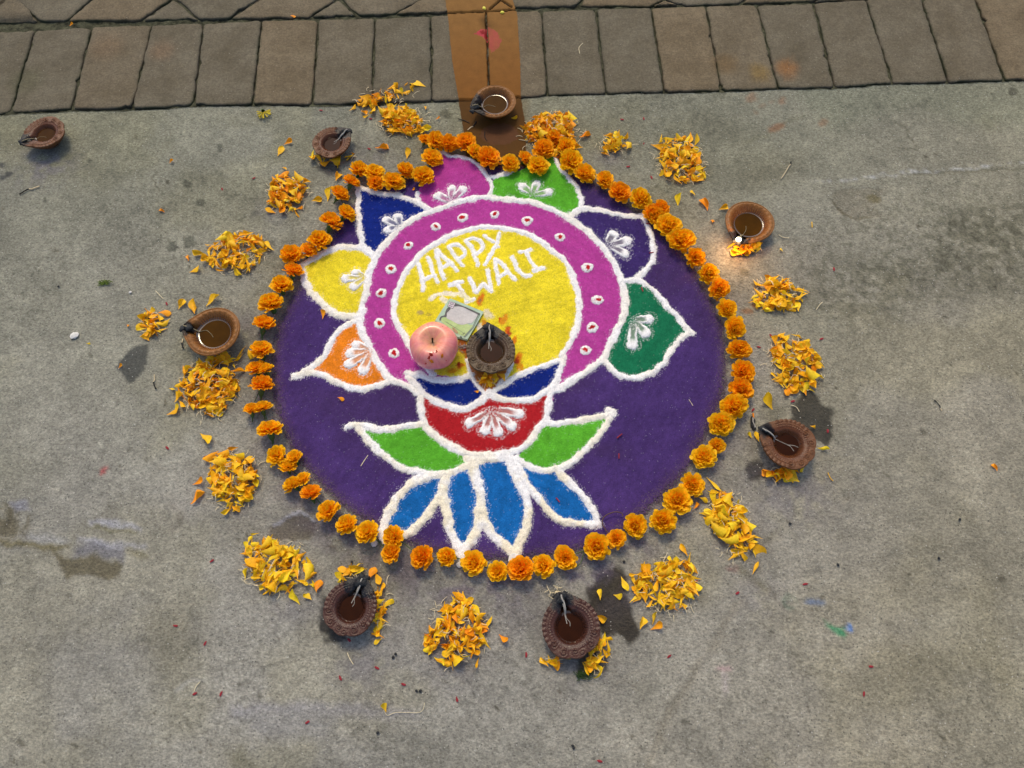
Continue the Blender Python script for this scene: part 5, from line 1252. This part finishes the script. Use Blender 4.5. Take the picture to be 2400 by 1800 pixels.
PG = mat_paper("pale_green_paper", (.30, .42, .28), (.38, .50, .38), 30); PG2 = mat_paper("yellow_green_paper", (.33, .45, .16), (.42, .52, .22), 50); PW = mat_paper("grey_paper", (.42, .40, .38), (.52, .49, .46), 90)
PK = mat_paper("grey_ink", (.065, .060, .058), (.10, .095, .09), 90); PP = mat_paper("pinkish_paper", (.52, .44, .46), (.60, .52, .54)); INK = mat_paper("black_ink", (.02, .02, .02), (.035, .035, .035)); PBr = mat_paper("brown_ink", (.28, .17, .08), (.4, .28, .15), 200)
OUTN = [830, 150, 1140, 275, 1450, 400, 1300, 660, 1150, 915, 950, 860, 750, 760, 560, 560, 690, 350]
flat("note_paper", [810, 165, 1120, 295, 1440, 425, 1290, 690, 1150, 930, 960, 875, 740, 790, 545, 575, 680, 360], .0042, PG, note, .0008)
flat("note_paper", [826, 158, 1130, 285, 1446, 412, 1296, 672, 1150, 920, 955, 868, 745, 775, 552, 566, 686, 355], .0054, PG, note, .0008)
flat("note_paper", OUTN, .0066, PG, note, .0008)
flat("printed_ground", [660, 560, 740, 500, 1000, 560, 1180, 640, 1250, 660, 1130, 830, 1040, 840, 940, 780, 800, 700], .0069, PG2, note, rnd=True)
hat = [tube([(*np.subtract(at(950 + .12658 * (600 + 26 * k), 680 + .12658 * (520 + 17 * k)), NP), .00695), (*np.subtract(at(950 + .12658 * (690 + 26 * k), 680 + .12658 * (590 + 16 * k) - (k % 3)), NP), .00695)], .00012, 3) for k in range(4, 19)]
V_, F_ = join(hat); obj("printed_lines", mesh_np("printed_lines", V_, F_, False, PK), note)['kind'] = 'stuff'
flat("grey_window", [950, 300, 1060, 310, 1190, 370, 1335, 440, 1290, 540, 1220, 620, 1190, 610, 1060, 640, 960, 620, 850, 560, 770, 520, 765, 450, 800, 380, 860, 325], .00705, PW, note, rnd=True)
flat("printed_frame", [930, 238, 1150, 325, 1355, 418, 1385, 432, 1372, 462, 1345, 452, 1140, 352, 1060, 312, 985, 298, 920, 300, 905, 290], .0073, PK, note)
flat("printed_frame", [1352, 440, 1382, 448, 1275, 665, 1262, 690, 1105, 870, 1075, 865, 1240, 680], .0073, PK, note)
flat("pale_line", [1364, 450, 1371, 453, 1262, 675, 1098, 862, 1092, 860, 1254, 672], .0075, PG, note)
flat("printed_scroll", [790, 322, 838, 340, 800, 392, 770, 420, 768, 470, 752, 494, 700, 492, 668, 512, 650, 562, 632, 556, 640, 510, 672, 480, 722, 466, 738, 420, 752, 372], .0073, PK, note, rnd=True)
flat("number_box", [820, 196, 930, 238, 880, 348, 776, 300], .0073, INK, note)
flat("number_box", [824, 203, 922, 241, 876, 339, 784, 297], .0075, PP, note)
flat("printed_emblem", [860, 690, 900, 700, 940, 730, 965, 760, 975, 800, 930, 790, 890, 750], .0073, PBr, note, rnd=True)
flat("printed_bars", [1010, 852, 1050, 862, 1046, 880, 1008, 870], .0073, INK, note)
flat("lower_fold", [950, 862, 1150, 917, 1148, 935, 945, 880], .0050, PG, note, .003)
def text(s, a, b, size, z, mat, name):
    A_ = Vector((*nz(a, z)[0], z)); B_ = Vector((*nz(b, z)[0], z)); d = B_ - A_
    cu = bpy.data.curves.new(name, 'FONT'); cu.body = s; cu.size = size; cu.align_x = 'CENTER'; cu.align_y = 'CENTER'; cu.extrude = .00002
    cu.materials.append(mat); o = obj(name, cu, note); c = (A_ + B_) / 2
    o.location = (c.x - NP[0], c.y - NP[1], z); o.rotation_euler = (0, 0, math.atan2(d.y, d.x)); bpy.context.view_layer.update()
    me = bpy.data.meshes.new_from_object(o.evaluated_get(bpy.context.evaluated_depsgraph_get())); me.materials.clear(); me.materials.append(mat)
    l_, r_ = o.location.copy(), o.rotation_euler.copy(); bpy.data.objects.remove(o); return obj(name, me, note, loc=l_, rot=r_)
text("10", [830, 320], [876, 225], .0096, .0077, INK, "numeral")
text("TEN", [1048, 835], [1100, 790], .0036, .0072, INK, "printed_word")
# white and silver crumbs of burnt paste beside the note
# ------------------------------------------------------------------ small loose things
M_BURNT = plain("charred_wood", (.012, .011, .010), .8, .3, (300, .6, 1.6)); M_WOOD = plain("pale_match_wood", (.52, .42, .26), .7, .2, (200, .8, 1.1))
def matchstick(a, b, split, label, r=.0011, flip=False, name="matchstick", cat="matchstick", mats=None):
    A_ = Vector((*at(*a), r)); B_ = Vector((*at(*b), r)); t = thing(name, label, cat, A_, 0, None)
    d = B_ - A_; m1, m2 = mats or (M_BURNT, M_WOOD)
    bend = Vector((-d.y, d.x, 0)) * .10
    P = [Vector((0, 0, 0)) + d * f + bend * math.sin(f * 3.14) * (1 if f < split else .2) for f in [k / 8 for k in range(9)]]
    ks = int(split * 8)
    V_, F_ = tube(P[:ks + 1], [r * (1.35 if k == 0 else random.uniform(.8, 1.1)) for k in range(ks + 1)], 6); obj("burnt_head", mesh_np("burnt_head", V_, F_, True, m1), t)
    V_, F_ = tube(P[ks:], r * .95, 4); obj("stick", mesh_np("stick", V_, F_, False, m2), t)
    return t
matchstick(px('1', 128, 1262)[0], px('1', 258, 1208)[0], .6, "burnt matchstick on concrete at the far left")
matchstick((1116, 286), (1096, 306), .6, "burnt matchstick left of the lamp on the brown band")
matchstick(px('4', 1012, 862)[0], px('4', 1002, 770)[0], .62, "burnt matchstick right of the dark oval stain")
matchstick(px('5', 1630, 935)[0], px('5', 1678, 1005)[0], .75, "tiny charred match in open concrete at the right", .0008)
matchstick(px('4', 1190, 600)[0], px('4', 1185, 540)[0], .7, "charred match beside the plain ochre lamp", .0012)
matchstick(px('3', 700, 1052)[0], px('3', 636, 1160)[0], .2, "straw pale broken stick on concrete at upper right", .0012)
def wisp(pts, label, r=.0006, mat=None, name="dry_stalk", cat="stalk", group=None, z=.0010):
    P = g(pts); o0 = P[0]; pp = smooth(P, 4); V_, F_ = tube([(a - o0[0], b - o0[1], 0) for a, b in pp], r, 5)
    o = obj(name, mesh_np(name, V_, F_, True, mat or M_THREAD), loc=(o0[0], o0[1], z)); tag(o, label, cat, group); return o
wisp(px('7', 1740, 165, 1690, 90, 1700, 40, 1760, 10, 1810, 15, 1820, 35), "brown curled stalk sticking out of the garland at lower right", .0008, plain("brown_stalk", (.10, .06, .035), .7, .2), z=.009)
wisp(px('7', 1520, 360, 1550, 330, 1572, 262), "thin green grass blade beside the garland at the bottom", .0007, M_GREEN, "grass_blade", "grass blade", z=.004)
wisp(px('2', 930, 855, 930, 890, 945, 915), "small dark curved sliver on the brown band", .0008, M_BURNT, "dark_sliver", "sliver")
wisp(px('2', 755, 772, 800, 785, 830, 800), "thin dark sliver at the left edge of the brown band", .0010, M_BURNT, "dark_sliver", "sliver")
wisp(px('2', 1545, 350, 1540, 310, 1565, 282), "curled orange stalk lying on a paver", .0006, M_THREAD)
wisp(px('4', 1010, 228, 1035, 255, 1058, 278), "pale straight stalk above the petals near the ochre lamp", .0006)
wisp(px('6', 1260, 1165, 1272, 1130, 1298, 1100), "thin pale stalk on bare concrete at lower left", .0006)
wisp(px('D', 908, 1265, 940, 1215, 970, 1172), "pale stalk on the purple powder left of the blue petals", .0006, z=.0022)
wisp(px('7', 275, 1285, 300, 1318, 350, 1300, 430, 1300, 500, 1300, 530, 1280, 540, 1235), "long fine hair thread curling right of the lone petal at the bottom", .00035, M_THREAD, "fine_thread", "thread")
wisp(px('7', 295, 470, 298, 430, 312, 408), "short curved stalk right of the bottom left lamp's spout", .0006)
wisp(px('7', 40, 912, 55, 950, 78, 988), "short pale stalk below the bottom left lamp", .0006)
wisp(px('5', 700, 968, 735, 980, 755, 1010), "pale stalk on the edge of the damp stain at the right", .0006)
wisp(px('3', 620, 1522, 650, 1540, 690, 1542), "pale bent stalk right of the lit lamp", .0006)
wisp(px('3', 836, 1440, 838, 1475), "small yellow floret right of the lit lamp", .0009, PM[2], "yellow_floret", "floret")
wisp(px('5', 940, 1405, 955, 1440, 975, 1460), "pair end floret lying right of the brown scalloped lamp", .0007, PM[2], "yellow_floret", "floret")
wisp(px('5', 865, 350, 885, 320, 905, 300), "thin grey stalk right of the heap under the lit lamp", .0006)
wisp(px('E', 1895, 690, 1915, 720, 1930, 745), "faint stalk on the purple powder at the right", .0004, z=.002)
wisp(px('5', 455, 1020, 458, 1050), "orange shred above the black wick scrap at the right", .0014, PM[1], "orange_shred", "petal shred")
# blackened wick scrap right of the garland
bw = thing("burnt_wick", "blackened wick scrap left of the brown scalloped lamp", "burnt wick", (*at(1764, 993), .001))
V_, F_ = tube([(0, .012, 0), (.001, .005, .0005), (-.001, -.003, .0005), (.001, -.010, 0)], [.0015, .0040, .0034, .0030], 8); obj("charred_end", mesh_np("charred_end", V_, F_, True, M_SOOT), bw)
V_, F_ = tube([(.0005, .008, .0042), (-.0008, .002, .0046), (.0008, -.004, .0042), (.0018, -.008, .0036)], [.0012, .0010, .0008, .0014], 6); obj("cotton", mesh_np("cotton", V_, F_, True, M_WICKW), bw)
# stone chips and crumbs
MARK = [("the far left lamp", W(97, 287)), ("the upper left lamp", W(718, 305)), ("the lamp on the brown band", W(1070, 217)), ("the lit lamp", W(1618, 470)), ("the ochre lamp", W(460, 713)), ("the scalloped lamp at the right", W(1705, 955)),
        ("the bottom left lamp", W(757, 1310)), ("the bottom right lamp", W(1232, 1352)), ("the bottom petal heap", W(990, 1365)), ("the heap by the biggest stain", W(1440, 1270)), ("the narrow petal heap", W(1578, 1130)), ("the heap above the right oil stain", W(1718, 785)),
        ("the heap below the lit lamp", W(1678, 640)), ("the upper right heap", W(1470, 350)), ("the top right clump", W(1330, 310)), ("the spread heap at lower left", W(600, 1222)), ("the yellow heap at lower left", W(506, 1040)), ("the tall heap at the left", W(458, 832)),
        ("the upper left heap", W(622, 420)), ("the dark oval stain", W(285, 780)), ("the blue powder spot", W(1760, 1298)), ("the green powder spot", W(1815, 1360)), ("the lone petal near the bottom", W(830, 1527)), ("the long heap at the top", W(870, 265))]
USED = set()
def where(what, c):
    near = sorted(MARK, key=lambda m: math.hypot(m[1][0] - c[0], m[1][1] - c[1]))
    for nm, m in near[:3]:
        dx, dy = c[0] - m[0], c[1] - m[1]; far = "just " if math.hypot(dx, dy) < 130 else ("far " if math.hypot(dx, dy) > 330 else "")
        w_ = (("above" if dy < 0 else "below") if abs(dy) > abs(dx) * 2 else (("left of" if dx < 0 else "right of") if abs(dx) > abs(dy) * 2 else ("above and " if dy < 0 else "below and ") + ("left of" if dx < 0 else "right of")))
        far = far if far != "far " else ""; l = what + " " + far + w_ + " " + nm
        if l not in USED: USED.add(l); return l
    l = what + " by " + near[0][0] + " nearest " + near[1][0].replace('the ', '', 1); USED.add(l); return l
def chip(c, r, label, colr, name, cat, group=None, flatn=.5, seed=1, z0=0.0):
    r_ = random.Random(seed); vs = []; fs = []
    for a in range(6):
        for b in range(8):
            ph = math.pi * a / 5; al = 2 * math.pi * b / 8; w_ = r_.uniform(.75, 1.2)
            vs.append((r * U * w_ * math.sin(ph) * math.cos(al), r * U * w_ * math.sin(ph) * math.sin(al) * .8, r * U * flatn * math.cos(ph)))
    for a in range(5):
        for b in range(8): fs.append((a * 8 + b, (a + 1) * 8 + b, (a + 1) * 8 + (b + 1) % 8, a * 8 + (b + 1) % 8))
    p = at(*c); o = obj(name, mesh_np(name, vs, fs, False, colr), loc=(p[0], p[1], z0 + r * U * flatn * .7), rot=(0, 0, r_.uniform(0, 6))); return tag(o, label, cat, group)
M_CHALK = plain("white_plaster", (.62, .60, .55), .8, .2); M_REDF = plain("red_flake", (.24, .014, .022), .7, .3, (400, .7, 1.3)); M_YPASTE = plain("yellow_wax", (.72, .64, .06), .5, .4, (200, .8, 1.1)); M_GRN = plain("green_bits", (.09, .13, .02), .8, .2, (500, .4, 1.8))
chip(px('4', 485, 517)[0], 11, "small white plaster chip on concrete at the left", M_CHALK, "plaster_chip", "chip", seed=3, flatn=.3)
chip(px('4', 845, 236)[0], 4, "tiny white crumb right of the green bit at upper left", M_CHALK, "plaster_chip", "chip", seed=4)
chip(px('7', 215, 205)[0], 9, "white powder lump peeking from under the garland at the bottom left", M_CHALK, "powder_lump", "powder lump", seed=6)
chip(px('7', 770, 340)[0], 9, "white powder lump just outside the garland under the second blue petal", M_CHALK, "powder_lump", "powder lump", seed=8, flatn=.3)
chip(px('7', 1115, 300)[0], 13, "cream powder lump at the tip of the third blue petal", M_CHALK, "powder_lump", "powder lump", seed=9, flatn=.3, z0=.002)
chip((1135, 22), 6, "yellow wax drop in the joint at the top of the brown band", M_YPASTE, "wax_drop", "wax drop", seed=10, z0=.002)
chip((1177, 33), 6, "round yellow wax drop on the brown band below the V joint", M_YPASTE, "wax_drop", "wax drop", seed=11, z0=.003)
chip((1352, 287), 2.6, "tiny pale yellow crumb right of the petals piled at the top", M_YPASTE, "crumb", "crumb", seed=12)
for k, (t, x, y) in enumerate((('5', 980, 85), ('5', 570, 515), ('5', 495, 590), ('5', 900, 537), ('5', 712, 942), ('6', 1138, 737), ('6', 1262, 1178), ('6', 1432, 1178), ('6', 1993, 1362), ('6', 1330, 850), ('6', 2205, 1075), ('7', 230, 1010), ('7', 405, 1118), ('7', 1198, 925),
                               ('7', 750, 1215), ('7', 1675, 1615), ('7', 50, 830), ('8', 795, 467), ('8', 355, 525), ('8', 1220, 1002), ('8', 85, 450), ('4', 1330, 1303), ('4', 1083, 1243), ('4', 1080, 310), ('2', 1820, 775), ('2', 1960, 770), ('2', 1860, 1080), ('2', 2010, 1150),
                               ('2', 1960, 930), ('2', 190, 770), ('2', 180, 965), ('1', 1645, 1155), ('1', 2080, 715), ('5', 455, 997), ('8', 1175, 1180), ('7', 2125, 935), ('5', 940, 1135), ('6', 1375, 315), ('1', 1440, 1225))):
    c_ = px(t, x, y)[0]; o = chip(c_, 4.2 if k != 28 else 3, where("small dark red flake", c_), M_REDF, "red_flake", "powder flake", "red powder flakes strewn on the concrete", .18, k)
    o.scale = (1.35, .72, 1)
for k, (t, x, y) in enumerate((('E', 1295, 1010), ('E', 1290, 1183), ('F', 1870, 640), ('C', 1540, 655), ('C', 1570, 905), ('C', 1490, 1220))):
    P0 = px(t, x, y)[0]; dx, dy = ((6, -5), (0, -6), (4, 5), (5, 1), (5, -1), (2, 5))[k]
    wisp([(P0[0] - dx, P0[1] - dy), P0, (P0[0] + dx, P0[1] + dy)], ("slanting dark red sliver on purple powder right of the green leaf", "upright dark red sliver on purple powder right of the blue petals", "dark red sliver on the rightmost blue petal", "dark red sliver at the corner of the violet petal's outline", "dark red sliver on the violet petal's right outline", "dark red sliver on the dark green petal")[k],
         .0010, M_REDF, "red_sliver", "sliver", z=.0045)
# scattered black crumbs
for k, (t, x, y) in enumerate((('7', 336, 942), ('7', 352, 920), ('7', 488, 1158), ('7', 512, 1160), ('7', 236, 1430), ('7', 1500, 1515), ('7', 1505, 1530), ('7', 68, 325), ('7', 1832, 322), ('8', 1795, 48), ('8', 1005, 342), ('8', 695, 75), ('1', 2180, 1080), ('4', 380, 198), ('8', 1660, 300))):
    c_ = px(t, x, y)[0]; chip(c_, 3.4, where("tiny black crumb", c_), M_SOOT, "black_crumb", "crumb", "black crumbs strewn on the concrete", .5, k)
# the stripped flower head and the green bit
sh = thing("stripped_flower_head", "stripped yellow green marigold head just below the pavers at upper left", "flower head", (*at(620, 270), .004))
parts = []
for k in range(34):
    a = random.uniform(2.6, 6.9); L = random.uniform(.009, .015); z = random.uniform(0, .005); parts.append(tube([(0, .001, z * .5), (math.cos(a) * L * .55, math.sin(a) * L * .45, z), (math.cos(a) * L, math.sin(a) * L * .9, z * .4)], [.0005, .0006, .0011], 5))
V_, F_ = join(parts); obj("yellow_florets", mesh_np("yellow_florets", V_, F_, True, plain("yellow_floret", (.55, .42, .03), .7, .2)), sh)['kind'] = 'stuff'
c = obj("calyx", CAL, sh, scale=.011); c.rotation_euler = (math.radians(62), 0, .5); c.location = (0, .002, .005)
def tuft(c0, label, r, n_, mat, name, cat):
    p = at(*c0); parts = []
    for k in range(n_):
        a = random.uniform(0, 6.28); L = random.uniform(.3, 1) * r * U; b = a + random.uniform(-1, 1); x = random.uniform(-.4, .4) * r * U
        parts.append(tube([(x, x * .4, .0008), (x + math.cos(a) * L * .5, math.sin(a) * L * .5, random.uniform(.001, .004)), (x + math.cos(b) * L, math.sin(b) * L * .7, random.uniform(.0008, .003))], .0006, 4))
    V_, F_ = join(parts); return tag(obj(name, mesh_np(name, V_, F_, True, mat), loc=(p[0], p[1], 0)), label, cat)
tuft(px('4', 682, 178)[0], "crushed green bit of leaf on open concrete at the left", 17, 40, M_GRN, "crushed_leaf", "leaf bit")
tuft(px('7', 1575, 1050)[0], "dark green crushed leaves at the foot of the bottom right lamp", 22, 44, plain("dark_green_bits", (.03, .06, .015), .8, .2), "crushed_leaf", "leaf bit")
tuft(px('7', 1385, 520)[0], "spray of dry pale florets at the bottom right lamp's spout", 24, 14, M_THREAD, "dry_florets", "dry florets")
tuft((1085, 815), "greyish burnt incense scraps between apple and middle lamp", 22, 20, plain("ash_grey", (.30, .26, .24), .8, .2), "burnt_scraps", "burnt scraps")
# loose petals lying by themselves
LOOSE = [(px('1', 1870, 925)[0], 30, "upper of two orange petals lying alone at upper left", 1), (px('1', 1818, 985)[0], 70, "lower of two orange petals lying alone at upper left", 0), (px('1', 1060, 1365)[0], 120, "tiny orange petal alone on concrete at the left, above the round heap", 1),
         (px('1', 2055, 1298)[0], 20, "orange petal right of the small heap at upper left", 0), (px('2', 260, 972)[0], -20, "orange petal above the garland's upper left loop", 1), (px('2', 432, 1000)[0], 80, "orange petal between garland loop and long heap", 0),
         (px('2', 628, 772)[0], 10, "small orange petal left of the brown band above the garland", 1), (px('2', 550, 705)[0], 75, "small orange petal above the long heap at the top", 0), (px('2', 1120, 772)[0], -25, "thin yellow petal at the foot of the lamp on the brown band", 2),
         (px('2', 1580, 893)[0], 5, "short orange petal right of the petals piled at the top", 1), (px('2', 2180, 1300)[0], 85, "yellow petal lower of two between the upper right heap and garland", 2), (px('3', 60, 1258)[0], 110, "yellow petal hanging below the upper right heap", 2),
         (px('3', 155, 1330)[0], 85, "orange petal above and left of the lit lamp", 1), (px('3', 262, 1350)[0], 25, "orange petal touching the upper left rim of the lit lamp", 0), (px('3', 188, 1438)[0], 70, "small orange petal left of the lit lamp", 1),
         (px('3', 635, 1625)[0], 100, "small yellow petal lying right of the petals under the lit lamp", 2), (px('5', 548, 950)[0], 120, "yellow petal above the brown scalloped lamp", 2), (px('5', 480, 1175)[0], 100, "orange petal left of the brown scalloped lamp", 0),
         (px('5', 432, 1160)[0], 115, "yellow petal touching the left side petal of the scalloped lamp", 2), (px('5', 905, 1255)[0], -20, "yellow petal at the right rim of the brown scalloped lamp", 2), (px('5', 840, 1115)[0], -30, "small yellow petal at the top right of the scalloped lamp", 0),
         (px('5', 2030, 1372)[0], 80, "tiny orange petal alone at the far right", 1), (px('4', 1270, 95)[0], 15, "yellow petal lying left of the round heap", 0), (px('4', 1228, 18)[0], 85, "small orange petal at the upper left of the round heap", 1),
         (px('4', 1178, 315)[0], 70, "folded yellow orange petal above and left of the ochre lamp", 0), (px('4', 1075, 372)[0], 10, "narrow orange petal right of the smallest clump", 1), (px('4', 1260, 340)[0], 110, "small amber petal touching the ochre lamp from above", 3),
         (px('4', 1378, 290)[0], 50, "bright yellow petal above the ochre lamp", 2), (px('4', 835, 455)[0], -40, "tiny curled orange petal left of the smallest clump", 1), (px('4', 578, 573)[0], -25, "tiny yellow petal right of the white chip", 2), (px('4', 785, 715)[0], 50, "small orange petal lying on the dark oval stain", 1),
         (px('4', 1130, 1015)[0], 20, "orange petal with a long floret left of the tall heap's foot", 0), (px('4', 1340, 1185)[0], -40, "single yellow petal between the tall heap and the heap below", 2), (px('4', 1290, 1580)[0], 35, "orange petal at the lower left of the round yellow heap", 1),
         (px('4', 1295, 1470)[0], 15, "narrow orange petal left of the round yellow heap", 1), (px('6', 2058, 480)[0], 85, "orange petal right of the spread heap at lower left", 1), (px('6', 1915, 555)[0], 125, "yellow petal below the spread heap at lower left", 2), (px('6', 2000, 550)[0], 140, "lowest yellow petal of the spread heap, lying apart", 2),
         (px('7', 238, 430)[0], -62, "long orange petal right of the sooty spout of the bottom left lamp", 0), (px('7', 197, 395)[0], 70, "narrow orange petal touching that lamp's black spout", 1), (px('7', 1050, 825)[0], -50, "curled orange petal right of the bottom heap", 1),
         (px('7', 280, 1262)[0], 110, "lone yellow petal on bare concrete near the bottom", 2), (px('7', 1668, 535)[0], 85, "yellow petal on the upper left of the biggest damp stain", 2), (px('7', 1680, 685)[0], -15, "yellow petal sticking out from the right rim of the bottom right lamp", 0),
         (px('7', 1795, 548)[0], -20, "yellow petal at the left tip of the heap by the damp stain", 2), (px('7', 1945, 720)[0], 70, "orange petal leftmost of three below the heap by the damp stain", 0), (px('7', 2030, 690)[0], 60, "yellow petal top of three below the heap by the damp stain", 2),
         (px('7', 2045, 745)[0], 20, "orange petal lowest of three below the heap by the damp stain", 1), (px('5', 90, 1628)[0], 20, "small orange petal left of the narrow heap", 1), (px('B', 588, 1435)[0], 80, "orange petal on purple powder below the yellow powder petal", 1),
         (px('D', 740, 685)[0], -10, "small orange petal with a tail on purple powder below the orange petal", 1), (px('D', 1910, 625)[0], -20, "orange shred on the left navy shape", 1), (px('B', 1360, 355)[0], 20, "small orange petal between garland and navy powder petal", 1),
         (px('1', 1112, 1050)[0], 40, "shrivelled yellow petal at upper left of the round heap, alone", 3), (px('1', 470, 170)[0], 50, "tiny orange petal on the pavers at the far left", 1), (px('1', 1905, 118)[0], 0, "tiny orange petal in the joint at the top left", 1), (px('B', 705, 245)[0], 80, "orange petal left of the upper left garland flowers", 0),
         (px('B', 628, 395)[0], 85, "yellow petal beside the side turned marigold at upper left", 2)]
TINY = {2, 6, 7, 14, 15, 20, 21, 23, 28, 29, 30, 48, 50, 51, 52, 53, 54, 55}
for k, (c, deg, lab_, ci) in enumerate(LOOSE):
    on = c[1] > 400 and math.hypot(at(*c)[0] - DC[0], at(*c)[1] - DC[1]) < .36
    p = at(*c); o = obj("loose_petal", FLATPET[random.randrange(4) * 4 + ci], loc=(p[0], p[1], .0026 if on else (.004 if c[1] < 230 else .0012)), rot=(random.gauss(0, .15), random.gauss(0, .1), math.radians(deg)), scale=.55 if k in TINY else random.uniform(.9, 1.15))
    tag(o, lab_, "petal", "marigold petals lying by themselves")
